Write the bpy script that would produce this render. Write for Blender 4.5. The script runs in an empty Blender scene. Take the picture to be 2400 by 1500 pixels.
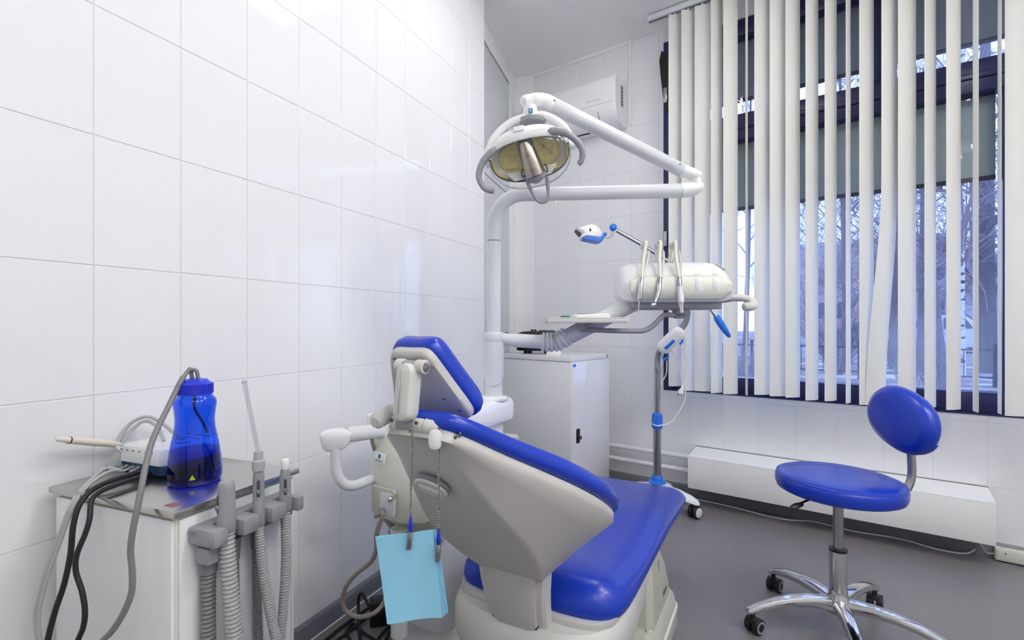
# Dental surgery: white tiled room with chair, unit, cart, stool, and a big window with vertical blinds
import bpy, bmesh, math, random
from mathutils import Vector, Matrix
V = Vector
SC = bpy.context.scene
COL = SC.collection

# ------------------------------------------------------------------ camera, world, exposure
CAM_H = 1.12
F_PX = 1150.0
HOR = 758.0
cam = bpy.data.cameras.new('camera')
cam.sensor_width = 36.0
cam.lens = F_PX / 2400 * 36.0
cam.shift_y = (HOR - 750.0) / 2400
cam.clip_start = 0.02
cam.clip_end = 400
cam_o = bpy.data.objects.new('camera', cam)
cam_o.location = (0, 0, CAM_H)
cam_o.rotation_euler = (math.radians(90), 0, 0)
COL.objects.link(cam_o)
SC.camera = cam_o

world = bpy.data.worlds.new('winter_sky')
SC.world = world
world.use_nodes = True
bgn = world.node_tree.nodes['Background']
bgn.inputs[0].default_value = (0.39, 0.53, 1.0, 1)
bgn.inputs[1].default_value = 3.3

LAMP_POWER = 55.0          # emission strength of the ceiling tubes
SC.view_settings.view_transform = 'Standard'
SC.view_settings.look = 'None'
SC.view_settings.gamma = 1.0
SC.view_settings.use_curve_mapping = False
SC.view_settings.exposure = -0.02
SC.cycles.max_bounces = 10
SC.cycles.diffuse_bounces = 9
SC.cycles.glossy_bounces = 4
SC.cycles.use_light_tree = False
SC.cycles.use_adaptive_sampling = True
SC.cycles.adaptive_threshold = 0.1
SC.cycles.caustics_reflective = False
SC.cycles.caustics_refractive = False
SC.cycles.transparent_max_bounces = 24
SC.cycles.sample_clamp_indirect = 6.0

# ------------------------------------------------------------------ small helpers
def pix(x, y, Y):
    """point at depth Y on the view line of a photograph position"""
    return V(((x - 1200) / F_PX * Y, Y, CAM_H + (HOR - y) / F_PX * Y))

def lin(c):
    c = c / 255.0
    return c / 12.92 if c <= 0.04045 else ((c + 0.055) / 1.055) ** 2.4

def rgb(r, g, b):
    return (lin(r), lin(g), lin(b), 1)

def frame(o, x, y, z):
    return Matrix(((x[0], y[0], z[0], o[0]), (x[1], y[1], z[1], o[1]), (x[2], y[2], z[2], o[2]), (0, 0, 0, 1)))

def aim(o, zdir, up=(0, 0, 1)):
    z = V(zdir).normalized()
    u = V(up)
    if abs(z.dot(u.normalized())) > 0.98:
        u = V((0, 1, 0))
    x = u.cross(z).normalized()
    y = z.cross(x)
    return frame(o, x, y, z)

def crv(pts, n=6, closed=False):
    P = [V(p) for p in pts]
    m = len(P)
    out = []
    for i in range(m if closed else m - 1):
        if closed:
            a, b, c, d = P[i - 1], P[i], P[(i + 1) % m], P[(i + 2) % m]
        else:
            b, c = P[i], P[i + 1]
            a = P[i - 1] if i > 0 else b * 2 - c
            d = P[i + 2] if i + 2 < m else c * 2 - b
        for k in range(n):
            t = k / n
            out.append(0.5 * ((2 * b) + (c - a) * t + (2 * a - 5 * b + 4 * c - d) * t * t + (3 * b - a - 3 * c + d) * t ** 3))
    if not closed:
        out.append(P[-1])
    return out

def sup(rx, ry, e=2.5, n=40):
    """superellipse outline"""
    r = []
    for i in range(n):
        a = 2 * math.pi * i / n
        c, s = math.cos(a), math.sin(a)
        r.append((rx * math.copysign(abs(c) ** (2 / e), c), ry * math.copysign(abs(s) ** (2 / e), s)))
    return r

def rrect(w, h, r, n=5):
    """rounded rectangle outline, centred"""
    o = []
    for cx, cy, a0 in ((w / 2 - r, h / 2 - r, 0), (-w / 2 + r, h / 2 - r, 90), (-w / 2 + r, -h / 2 + r, 180), (w / 2 - r, -h / 2 + r, 270)):
        for k in range(n + 1):
            a = math.radians(a0 + 90 * k / n)
            o.append((cx + r * math.cos(a), cy + r * math.sin(a)))
    return o

def inset(ol, d):
    n = len(ol)
    area = sum(ol[i][0] * ol[(i + 1) % n][1] - ol[(i + 1) % n][0] * ol[i][1] for i in range(n))
    sg = 1 if area > 0 else -1
    out = []
    for i in range(n):
        a, c = ol[i - 1], ol[(i + 1) % n]
        tx, ty = c[0] - a[0], c[1] - a[1]
        l = math.hypot(tx, ty) or 1
        out.append((ol[i][0] - sg * ty / l * d, ol[i][1] + sg * tx / l * d))
    return out

def shr(ol, k):
    cx = sum(p[0] for p in ol) / len(ol)
    cy = sum(p[1] for p in ol) / len(ol)
    return [(cx + (p[0] - cx) * k, cy + (p[1] - cy) * k) for p in ol]

class MB:
    def __init__(self):
        self.v = []
        self.f = []

    def add(self, vs, fs):
        o = len(self.v)
        self.v += [V(p) for p in vs]
        self.f += [tuple(i + o for i in f) for f in fs]
        return self

    def box(self, c, size, R=None, bev=0.0, seg=2):
        bm = bmesh.new()
        bmesh.ops.create_cube(bm, size=1)
        bmesh.ops.scale(bm, vec=size, verts=bm.verts)
        if bev > 0:
            bmesh.ops.bevel(bm, geom=bm.edges[:], offset=min(bev, min(size) * 0.49), segments=seg, affect='EDGES', profile=0.5)
        M = Matrix.Translation(V(c)) @ (R.to_4x4() if R else Matrix.Identity(4))
        bm.verts.index_update()
        self.add([M @ v.co for v in bm.verts], [[v.index for v in f.verts] for f in bm.faces])
        bm.free()
        return self

    def obox(self, p0, ax, ay, az, bev=0.0, seg=2):
        """box from a corner and three edge vectors"""
        ax, ay, az = V(ax), V(ay), V(az)
        R = Matrix((ax.normalized(), ay.normalized(), az.normalized())).transposed()
        return self.box(V(p0) + (ax + ay + az) / 2, (ax.length, ay.length, az.length), R, bev, seg)

    def loft(self, rings, cap0=True, cap1=True, closed=False):
        n = len(rings[0])
        vs = [p for r in rings for p in r]
        fs = []
        m = len(rings)
        for j in range(m if closed else m - 1):
            a, b = j * n, ((j + 1) % m) * n
            for i in range(n):
                k = (i + 1) % n
                fs.append((a + i, a + k, b + k, b + i))
        if cap0 and not closed:
            fs.append(tuple(range(n))[::-1])
        if cap1 and not closed:
            fs.append(tuple((m - 1) * n + i for i in range(n)))
        return self.add(vs, fs)

    def tube(self, path, r, n=12, cap=True, closed=False):
        P = [V(p) for p in path]
        m = len(P)
        rr = r if isinstance(r, (list, tuple)) else [r] * m
        T = []
        for i in range(m):
            a = P[i - 1] if (i > 0 or closed) else P[i]
            b = P[(i + 1) % m] if (i < m - 1 or closed) else P[i]
            t = (b - a)
            T.append(t.normalized() if t.length > 1e-9 else V((0, 0, 1)))
        u = T[0].orthogonal().normalized()
        rings = []
        for i in range(m):
            u = (u - T[i] * u.dot(T[i]))
            u = u.normalized() if u.length > 1e-6 else T[i].orthogonal().normalized()
            w = T[i].cross(u)
            rings.append([P[i] + (u * math.cos(2 * math.pi * k / n) + w * math.sin(2 * math.pi * k / n)) * rr[i] for k in range(n)])
        return self.loft(rings, cap, cap, closed)

    def cyl(self, p0, p1, r0, r1=None, n=24, bev=0.0):
        p0, p1 = V(p0), V(p1)
        r1 = r0 if r1 is None else r1
        L = (p1 - p0).length
        d = (p1 - p0).normalized()
        if bev > 0:
            path = [p0, p0 + d * bev * .3, p0 + d * bev, p1 - d * bev, p1 - d * bev * .3, p1]
            k = lambda t: r0 + (r1 - r0) * t / L
            rad = [k(0) - bev, k(bev * .3) - bev * .3, k(bev), k(L - bev), k(L - bev * .3) - bev * .3, r1 - bev]
            return self.tube(path, [max(x, 1e-4) for x in rad], n)
        return self.tube([p0, p1], [r0, r1], n)

    def lathe(self, prof, M=None, n=32, cap=True):
        M = M or Matrix.Identity(4)
        rings = [[M @ V((max(r, 1e-5) * math.cos(2 * math.pi * k / n), max(r, 1e-5) * math.sin(2 * math.pi * k / n), z)) for k in range(n)] for r, z in prof]
        return self.loft(rings, cap, cap)

    def ell(self, c, rad, M=None, nu=24, nv=14):
        M = M or Matrix.Identity(4)
        rings = []
        for j in range(1, nv):
            a = math.pi * j / nv - math.pi / 2
            rings.append([M @ V((c[0] + rad[0] * math.cos(a) * math.cos(2 * math.pi * k / nu), c[1] + rad[1] * math.cos(a) * math.sin(2 * math.pi * k / nu), c[2] + rad[2] * math.sin(a))) for k in range(nu)])
        return self.loft(rings)

    def pillow(self, ol, prof, M=None, cap0=True, cap1=True):
        """rings of an outline: prof = [(inset, z), ...]"""
        M = M or Matrix.Identity(4)
        rings = [[M @ V((p[0], p[1], z)) for p in inset(ol, d)] for d, z in prof]
        return self.loft(rings, cap0, cap1)

    def prism(self, ol, z0, z1, M=None, bev=0.0):
        if bev > 0:
            return self.pillow(ol, [(bev, z0), (bev * .3, z0 + bev * .3), (0, z0 + bev), (0, z1 - bev), (bev * .3, z1 - bev * .3), (bev, z1)], M)
        return self.pillow(ol, [(0, z0), (0, z1)], M)

    def mesh(self, name, mat, off=(0, 0, 0), smooth=True, angle=38):
        me = bpy.data.meshes.new(name)
        off = V(off)
        me.from_pydata([p - off for p in self.v], [], self.f)
        bm = bmesh.new()
        bm.from_mesh(me)
        bmesh.ops.recalc_face_normals(bm, faces=bm.faces)
        bm.to_mesh(me)
        bm.free()
        if smooth:
            me.polygons.foreach_set('use_smooth', [True] * len(me.polygons))
            me.set_sharp_from_angle(angle=math.radians(angle))
        me.materials.append(mat)
        me.update()
        return me

OFF = {}

def link(name, me, parent=None, loc=(0, 0, 0)):
    o = bpy.data.objects.new(name, me)
    COL.objects.link(o)
    o.location = loc
    if parent:
        o.parent = parent
    return o

def tag(o, label, cat, group=None, kind=None):
    o['label'] = label
    if cat:
        o['category'] = cat
    if group:
        o['group'] = group
    if kind:
        o['kind'] = kind
    return o

def thing(name, label, cat, loc, group=None):
    o = link(name, None, None, loc)
    o.empty_display_size = 0.05
    OFF[o.name] = V(loc)
    return tag(o, label, cat, group)

def part(parent, name, mb, mat, label=None, smooth=True, angle=38, kind=None):
    """a part (or sub-part) built in room coordinates"""
    off = OFF[parent.name]
    o = link(name, mb.mesh(name, mat, off, smooth, angle), parent)
    OFF[o.name] = off
    if label:
        o['label'] = label
    if kind:
        o['kind'] = kind
    return o

def solo(name, mb, mat, label, cat, loc, group=None, kind=None, smooth=True, angle=38):
    """a thing that is one mesh"""
    o = link(name, mb.mesh(name, mat, loc, smooth, angle), None, loc)
    OFF[o.name] = V(loc)
    return tag(o, label, cat, group, kind)

def struct(name, mb, mat, smooth=False, label=None):
    o = link(name, mb.mesh(name, mat, (0, 0, 0), smooth))
    OFF[o.name] = V((0, 0, 0))
    o['kind'] = 'structure'
    if label:
        o['label'] = label
    return o

def text(parent, name, s, M, size, mat, label=None, extrude=0.0003):
    cu = bpy.data.curves.new('lettering', 'FONT')
    cu.body = s
    cu.size = size
    cu.align_x = 'CENTER'
    cu.align_y = 'CENTER'
    cu.extrude = extrude
    tmp = bpy.data.objects.new('lettering', cu)
    COL.objects.link(tmp)
    me = bpy.data.meshes.new_from_object(tmp.evaluated_get(bpy.context.evaluated_depsgraph_get()))
    bpy.data.objects.remove(tmp)
    me.transform(Matrix.Translation(-OFF[parent.name]) @ M)
    me.materials.clear()
    me.materials.append(mat)
    o = link(name, me, parent)
    OFF[o.name] = OFF[parent.name]
    if label:
        o['label'] = label
    return o

# ------------------------------------------------------------------ procedural materials
def pm(name, col, rough=0.45, metal=0.0, bump=0.0, bscale=120.0, var=0.03, vscale=14.0, spec=0.5, coat=0.0, trans=0.0, ior=1.45, sub=0.0):
    m = bpy.data.materials.new(name)
    m.use_nodes = True
    nt = m.node_tree
    b = nt.nodes['Principled BSDF']
    tc = nt.nodes.new('ShaderNodeTexCoord')
    nz = nt.nodes.new('ShaderNodeTexNoise')
    nz.inputs['Scale'].default_value = vscale
    nz.inputs['Detail'].default_value = 1
    nt.links.new(tc.outputs['Object'], nz.inputs['Vector'])
    mx = nt.nodes.new('ShaderNodeMix')
    mx.data_type = 'RGBA'
    mx.inputs[6].default_value = tuple(c * (1 - var) for c in col[:3]) + (1,)
    mx.inputs[7].default_value = tuple(min(1, c * (1 + var)) for c in col[:3]) + (1,)
    nt.links.new(nz.outputs['Fac'], mx.inputs[0])
    nt.links.new(mx.outputs[2], b.inputs['Base Color'])
    b.inputs['Roughness'].default_value = rough
    b.inputs['Metallic'].default_value = metal
    b.inputs['Specular IOR Level'].default_value = spec
    b.inputs['Coat Weight'].default_value = coat
    b.inputs['Coat Roughness'].default_value = 0.08
    b.inputs['Transmission Weight'].default_value = trans
    b.inputs['IOR'].default_value = ior
    if bump > 0:
        n2 = nt.nodes.new('ShaderNodeTexNoise')
        n2.inputs['Scale'].default_value = bscale
        n2.inputs['Detail'].default_value = 1
        nt.links.new(tc.outputs['Object'], n2.inputs['Vector'])
        bp = nt.nodes.new('ShaderNodeBump')
        bp.inputs['Strength'].default_value = bump
        bp.inputs['Distance'].default_value = 0.002
        nt.links.new(n2.outputs['Fac'], bp.inputs['Height'])
        nt.links.new(bp.outputs['Normal'], b.inputs['Normal'])
    return m

def glassy(name, tint=(1, 1, 1, 1), refl=1.0, rough=0.02, ior=1.5):
    """thin clear sheet: see-through with a mirror sheen that grows at grazing angles"""
    m = bpy.data.materials.new(name)
    m.use_nodes = True
    nt = m.node_tree
    nt.nodes.remove(nt.nodes['Principled BSDF'])
    out = nt.nodes['Material Output']
    tr = nt.nodes.new('ShaderNodeBsdfTransparent')
    tr.inputs[0].default_value = tint
    gl = nt.nodes.new('ShaderNodeBsdfGlossy')
    gl.inputs['Roughness'].default_value = rough
    fr = nt.nodes.new('ShaderNodeFresnel')
    fr.inputs[0].default_value = ior
    mu = nt.nodes.new('ShaderNodeMath')
    mu.operation = 'MULTIPLY'
    mu.use_clamp = True
    mu.inputs[1].default_value = refl
    geo = nt.nodes.new('ShaderNodeNewGeometry')
    ff = nt.nodes.new('ShaderNodeMath')
    ff.operation = 'SUBTRACT'
    ff.inputs[0].default_value = 1.0
    nt.links.new(geo.outputs['Backfacing'], ff.inputs[1])
    m2 = nt.nodes.new('ShaderNodeMath')
    m2.operation = 'MULTIPLY'
    nt.links.new(fr.outputs[0], m2.inputs[0])
    nt.links.new(ff.outputs[0], m2.inputs[1])
    nt.links.new(m2.outputs[0], mu.inputs[0])
    mx = nt.nodes.new('ShaderNodeMixShader')
    nt.links.new(mu.outputs[0], mx.inputs[0])
    nt.links.new(tr.outputs[0], mx.inputs[1])
    nt.links.new(gl.outputs[0], mx.inputs[2])
    nt.links.new(mx.outputs[0], out.inputs[0])
    return m

def emit(name, col, s):
    m = bpy.data.materials.new(name)
    m.use_nodes = True
    b = m.node_tree.nodes['Principled BSDF']
    b.inputs['Base Color'].default_value = (0.9, 0.9, 0.9, 1)
    b.inputs['Emission Color'].default_value = col
    b.inputs['Emission Strength'].default_value = s
    return m

M = {}
M['tile'] = pm('white_glazed_tile', rgb(238, 239, 241), 0.05, bump=0.0, bscale=5, var=0.012, vscale=2.5, spec=0.5)
M['grout'] = pm('grout', rgb(218, 217, 216), 0.9)
M['grout2'] = pm('grout_grey', rgb(226, 226, 228), 0.9)
M['paint'] = pm('white_paint', rgb(242, 242, 240), 0.6, bump=0.05, bscale=60)
M['ceil'] = pm('ceiling_paint', rgb(244, 243, 241), 0.45, bump=0.02, bscale=30, var=0.03, vscale=1.2)
M['panel'] = pm('niche_panel', rgb(205, 208, 213), 0.3, var=0.02)
M['gap'] = pm('dark_gap', rgb(45, 44, 46), 0.7)
M['gum'] = pm('grey_skirting_vinyl', rgb(118, 120, 130), 0.32, bump=0.05)
M['gumdark'] = pm('charcoal_skirting_vinyl', rgb(122, 122, 126), 0.35, bump=0.05)
M['navy'] = pm('navy_frame', rgb(38, 40, 84), 0.3, var=0.1)
def fabric(name, col, through):
    m = pm(name, col, 0.8, bump=0.12, bscale=300, var=0.012)
    nt = m.node_tree
    b = nt.nodes['Principled BSDF']
    tl = nt.nodes.new('ShaderNodeBsdfTranslucent')
    tl.inputs[0].default_value = col
    mx = nt.nodes.new('ShaderNodeMixShader')
    mx.inputs[0].default_value = through
    nt.links.new(b.outputs[0], mx.inputs[1])
    nt.links.new(tl.outputs[0], mx.inputs[2])
    nt.links.new(mx.outputs[0], nt.nodes['Material Output'].inputs[0])
    return m
M['slat'] = fabric('blind_fabric', rgb(244, 243, 238), 0.22)
M['white'] = pm('white_plastic', rgb(236, 237, 238), 0.28, var=0.01)
M['whiteg'] = pm('white_gloss_plastic', rgb(240, 240, 243), 0.12, var=0.01, coat=0.3)
M['enamel'] = pm('grey_white_enamel', rgb(215, 218, 222), 0.22, var=0.01, coat=0.2)
M['cream'] = pm('cream_plastic', rgb(222, 224, 212), 0.4, bump=0.04, bscale=300)
M['creamd'] = pm('olive_cream_plastic', rgb(188, 190, 176), 0.45, bump=0.04, bscale=300)
M['shell'] = pm('grey_shell_plastic', rgb(196, 194, 190), 0.42, bump=0.05, bscale=400)
M['shell2'] = pm('light_shell_plastic', rgb(206, 205, 200), 0.35, bump=0.03, bscale=400)
M['gplast'] = pm('grey_plastic', rgb(150, 151, 156), 0.4, bump=0.04, bscale=300)
M['gplast2'] = pm('mid_grey_plastic', rgb(122, 124, 130), 0.42)
M['hose'] = pm('grey_hose_plastic', rgb(176, 178, 178), 0.38)
M['hosed'] = pm('dark_grey_hose', rgb(122, 123, 125), 0.45)
M['taupe'] = pm('taupe_rubber_hose', rgb(150, 138, 133), 0.5)
M['vinyl'] = pm('blue_vinyl', rgb(10, 48, 165), 0.27, bump=0.10, bscale=420, var=0.05, vscale=6, coat=0.08)
M['steel'] = pm('brushed_steel', rgb(196, 193, 188), 0.25, metal=1.0, bump=0.03, bscale=90, var=0.10, vscale=9)
M['tubesteel'] = pm('dull_tube_steel', rgb(172, 172, 172), 0.22, metal=1.0, var=0.06)
M['chrome'] = pm('polished_aluminium', rgb(214, 214, 216), 0.09, metal=1.0, var=0.03)
M['black'] = pm('black_plastic', rgb(24, 24, 26), 0.4)
M['rubber'] = pm('black_rubber', rgb(30, 30, 33), 0.55)
M['dgrey'] = pm('dark_grey_plastic', rgb(70, 70, 74), 0.5)
M['cblue'] = pm('bright_blue_plastic', rgb(36, 112, 214), 0.32)
M['tealbase'] = pm('teal_blue_case', rgb(24, 62, 98), 0.35)
M['capblue'] = pm('blue_cap', rgb(30, 46, 190), 0.32)
M['ivory'] = pm('ivory_plastic', rgb(228, 219, 203), 0.4)
M['paper'] = pm('white_paper', rgb(244, 242, 236), 0.85)
M['green'] = pm('green_rubber', rgb(22, 132, 84), 0.5)
M['teal'] = pm('teal_print', rgb(20, 110, 128), 0.5)
M['gtext'] = pm('green_print', rgb(40, 120, 96), 0.6)
M['ink'] = pm('dark_print', rgb(62, 64, 68), 0.6)
M['greyink'] = pm('grey_print', rgb(128, 129, 132), 0.6)
M['red'] = pm('red_print', rgb(178, 60, 66), 0.6)
M['faded'] = pm('faded_red_print', rgb(128, 92, 92), 0.5)
M['lime'] = pm('lime_print', rgb(150, 200, 40), 0.6)
M['glass'] = glassy('window_glass', (0.95, 0.97, 1.0, 1), 1.0)
def condensation(m):
    nt = m.node_tree
    out = nt.nodes['Material Output']
    src = out.inputs[0].links[0].from_socket
    tc = nt.nodes.new('ShaderNodeTexCoord')
    nz = nt.nodes.new('ShaderNodeTexNoise')
    nz.inputs['Scale'].default_value = 1.1
    nz.inputs['Detail'].default_value = 2
    nt.links.new(tc.outputs['Object'], nz.inputs['Vector'])
    rp = nt.nodes.new('ShaderNodeValToRGB')
    rp.color_ramp.elements[0].position = .40
    rp.color_ramp.elements[0].color = (.02, .02, .02, 1)
    rp.color_ramp.elements[1].position = .68
    rp.color_ramp.elements[1].color = (.16, .16, .16, 1)
    nt.links.new(nz.outputs['Fac'], rp.inputs[0])
    tl = nt.nodes.new('ShaderNodeBsdfTranslucent')
    mx = nt.nodes.new('ShaderNodeMixShader')
    nt.links.new(rp.outputs[0], mx.inputs[0])
    nt.links.new(src, mx.inputs[1])
    nt.links.new(tl.outputs[0], mx.inputs[2])
    nt.links.new(mx.outputs[0], out.inputs[0])
condensation(M['glass'])
M['shield'] = glassy('clear_shield', (0.96, 0.96, 0.95, 1), 1.6, 0.015)
M['clear'] = glassy('clear_tube', (0.86, 0.86, 0.90, 1), 2.2, 0.05)
M['bottle'] = glassy('blue_bottle_wall', (0.07, 0.28, 0.90, 1), 1.2, 0.04)
M['liquid'] = glassy('blue_bottle_liquid', (0.34, 0.42, 0.72, 1), 0.6, 0.05, 1.33)
M['reflector'] = pm('amber_reflector', rgb(238, 226, 158), 0.3, metal=0.15, var=0.10, vscale=30)
M['bronze'] = pm('satin_lamp_metal', rgb(168, 160, 152), 0.25, metal=1.0, var=0.08)
M['shadeg'] = fabric('grey_green_roller_cloth', rgb(172, 184, 180), 0.05)
M['shaded'] = fabric('slate_roller_cloth', rgb(140, 148, 160), 0.10)
M['tube'] = emit('tube_light', (1.0, 0.985, 0.97, 1), LAMP_POWER)
M['tube_dim'] = emit('dimmed_tube_light', (1.0, 0.985, 0.97, 1), LAMP_POWER * .5)  # same tubes at half strength, dimmed to keep the left wall from overexposing

def floor_mat():
    m = pm('speckled_linoleum', rgb(128, 124, 126), 0.33, bump=0.04, bscale=250, var=0.05, vscale=3)
    nt = m.node_tree
    b = nt.nodes['Principled BSDF']
    src = b.inputs['Base Color'].links[0].from_socket
    tc = nt.nodes.new('ShaderNodeTexCoord')
    prev = src
    for sc, th, col, amt in ((420, 0.60, rgb(70, 68, 70), 0.75), (360, 0.62, rgb(176, 174, 176), 0.6), (150, 0.60, rgb(98, 95, 98), 0.5)):
        nz = nt.nodes.new('ShaderNodeTexNoise')
        nz.inputs['Scale'].default_value = sc
        nz.inputs['Detail'].default_value = 2
        nt.links.new(tc.outputs['Object'], nz.inputs['Vector'])
        rp = nt.nodes.new('ShaderNodeValToRGB')
        rp.color_ramp.elements[0].position = th - 0.04
        rp.color_ramp.elements[1].position = th + 0.04
        rp.color_ramp.elements[1].color = (amt, amt, amt, 1)
        nt.links.new(nz.outputs['Fac'], rp.inputs[0])
        mx = nt.nodes.new('ShaderNodeMix')
        mx.data_type = 'RGBA'
        mx.inputs[7].default_value = col
        nt.links.new(rp.outputs[0], mx.inputs[0])
        nt.links.new(prev, mx.inputs[6])
        prev = mx.outputs[2]
    nt.links.new(prev, b.inputs['Base Color'])
    return m
M['floor'] = floor_mat()

# ------------------------------------------------------------------ room shell
CEIL = 3.085
LW0, LD, LN = V((-1.053, 1.009, 0)), V((.4131, .9107, 0)), V((.9107, -.4131, 0))
WW0, WD, WN = V((.1789, 3.881, 0)), V((.812, -.5837, 0)), V((-.5837, -.812, 0))
def Lp(t, d, z):
    return LW0 + LD * t + LN * d + V((0, 0, z))
def Wp(s, d, z):
    return WW0 + WD * s + WN * d + V((0, 0, z))
T_END = 2.144
S_END = 4.2
RC = Wp(S_END, 3.2, 0)
BC = Lp(-3.3, 0, 0)
NA, NB = V((-.262, 2.93, 0)), V((.017, 3.914, 0))
outline = [(BC.x - .1, BC.y - .15), (RC.x + .25, RC.y - .15), (Wp(S_END + .15, -.14, 0).x, Wp(S_END + .15, -.14, 0).y), (Wp(0, -.14, 0).x, Wp(0, -.14, 0).y), (-.12, 3.99), (Lp(T_END, -.2, 0).x, Lp(T_END, -.2, 0).y), (Lp(-3.4, -.15, 0).x, Lp(-3.4, -.15, 0).y)]
struct('floor', MB().prism(outline, -.1, 0), M['floor'])
struct('ceiling', MB().prism(outline, CEIL, CEIL + .1), M['ceil'])

ROWS = [1.257 + .3075 * k for k in range(-4, 6)] + [CEIL]
TILE_MESH = {}
def tile(parent, O, X, N, x0, x1, z0, z1):
    """one glazed tile, proud of its bed by 2 mm"""
    w, h = round(x1 - x0 - .002, 4), round(z1 - z0 - .002, 4)
    if w < .012 or h < .012:
        return
    key = (w, h)
    if key not in TILE_MESH:
        TILE_MESH[key] = MB().box((0, 0, 0), (w, .008, h), None, .001, 1).mesh('tile', M['tile'], smooth=False)
    o = link('tile', TILE_MESH[key], parent)
    c = O + X * ((x0 + x1) / 2) - N * .004 + V((0, 0, (z0 + z1) / 2))
    o.location = c
    o.rotation_euler = (0, 0, math.atan2(X.y, X.x))

# left wall
wl = struct('wall_left', MB().obox(Lp(-3.3, -.0016, 0), LD * (T_END + 3.3), -LN * .12, V((0, 0, CEIL))), M['grout'])
joints = [.162 + .2 * k for k in range(-5, 10)] + [T_END]
for i in range(len(joints) - 1):
    for j in range(len(ROWS) - 1):
        tile(wl, LW0, LD, LN, joints[i], joints[i + 1], ROWS[j], ROWS[j + 1])
rest = MB()
for k in range(-17, -5):
    for j in range(len(ROWS) - 1):
        x0, x1 = .162 + .2 * k, .162 + .2 * (k + 1)
        rest.obox(Lp(x0 + .001, -.008, ROWS[j] + .001), LD * .1975, LN * .008, V((0, 0, ROWS[j + 1] - ROWS[j] - .0025)), .0014, 1)
part(wl, 'tile_field', rest, M['tile'], smooth=False, kind='stuff')

# window wall: slab pieces around the opening
SILL, HEAD, S_W0, S_W1 = .68, 2.99, 1.03, 3.95
ww = MB()
ww.obox(Wp(0, -.0016, 0), WD * S_W0, -WN * .14, V((0, 0, CEIL)))
ww.obox(Wp(S_W0, -.0016, 0), WD * (S_W1 - S_W0), -WN * .14, V((0, 0, SILL)))
ww.obox(Wp(S_W0, -.0016, HEAD), WD * (S_W1 - S_W0), -WN * .14, V((0, 0, CEIL - HEAD)))
ww.obox(Wp(S_W1, -.0016, 0), WD * (S_END - S_W1 + .2), -WN * .14, V((0, 0, CEIL)))
ww = struct('wall_window', ww, M['grout2'])
cols = [.2 * k for k in range(0, 22)]
for i in range(len(cols) - 1):
    x0, x1 = cols[i], cols[i + 1]
    for j in range(len(ROWS) - 1):
        z0, z1 = ROWS[j], ROWS[j + 1]
        if x0 < S_W0 - .01:
            tile(ww, WW0, WD, WN, x0, min(x1, S_W0) if z1 > SILL else x1, z0, z1)
            if x1 > S_W0 and z0 < SILL < z1:
                tile(ww, WW0, WD, WN, S_W0, x1, z0, SILL)
        elif z0 < SILL - .01:
            tile(ww, WW0, WD, WN, x0, x1, z0, min(z1, SILL))

# chamfered corner pier, one column of tiles wide
CX = (WW0 - NB).normalized()
CN = V((CX.y, -CX.x, 0))
wc = struct('wall_corner', MB().obox(NB - CN * .0016, CX * (WW0 - NB).length, -CN * .1, V((0, 0, CEIL))), M['grout2'])
for j in range(len(ROWS) - 1):
    tile(wc, NB, CX, CN, .004, (WW0 - NB).length - .002, ROWS[j], ROWS[j + 1])

# niche with flat white panels and dark shadow gaps
NX = (NB - NA).normalized()
NN = V((NX.y, -NX.x, 0))
NL = (NB - NA).length
wn = struct('wall_niche', MB().obox(NA - NN * .012, NX * NL, -NN * .1, V((0, 0, CEIL))), M['gap'])
pg = .8442 * NL
for z0, z1 in ((.07, 1.044), (1.052, 2.104), (2.11, 2.955)):
    part(wn, 'panel', MB().obox(NA + V((0, 0, z0)) - NN * .012, NX * pg, NN * .012, V((0, 0, z1 - z0)), .001, 1), M['panel'])
part(wn, 'panel_trim', MB().obox(NA + NX * (pg + .012) - NN * .012, NX * (NL - pg - .012), NN * .02, V((0, 0, CEIL)), .003, 2), M['paint'])
part(wn, 'panel_trim', MB().obox(NA - NN * .012 + V((0, 0, 2.967)), NX * (pg + .012), NN * .02, V((0, 0, CEIL - 2.967)), .003, 2), M['paint'])

# the two walls behind the camera
struct('wall_right', MB().obox(Wp(S_END, 0, 0), WD * .12, WN * 3.3, V((0, 0, CEIL))), M['paint'])
bx = (RC - BC)
bxn = bx.normalized()
struct('wall_back', MB().obox(BC - bxn * .2, bx + bxn * .5, V((bxn.y, -bxn.x, 0)) * .12, V((0, 0, CEIL))), M['paint'])

# skirting
def skirt(name, p, d, n, L, h, mat):
    prof = [(0, 0), (.013, 0), (.0135, h * .55), (.011, h * .85), (.005, h), (0, h)]
    rings = [[p + d * t + n * a + V((0, 0, z)) for a, z in prof] for t in (0, L)]
    return struct(name, MB().loft(rings), mat)
bl = skirt('baseboard_left', Lp(-3.3, 0, 0), LD, LN, T_END + 3.3, .072, M['gum'])
part(bl, 'sealant_bead', MB().obox(Lp(-3.3, .0125, 0), LD * (T_END + 3.3), LN * .006, V((0, 0, .004)), .0015, 1), M['paint'])
skirt('baseboard_window', Wp(0, 0, 0), WD, WN, S_END, .075, M['gumdark'])

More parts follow.
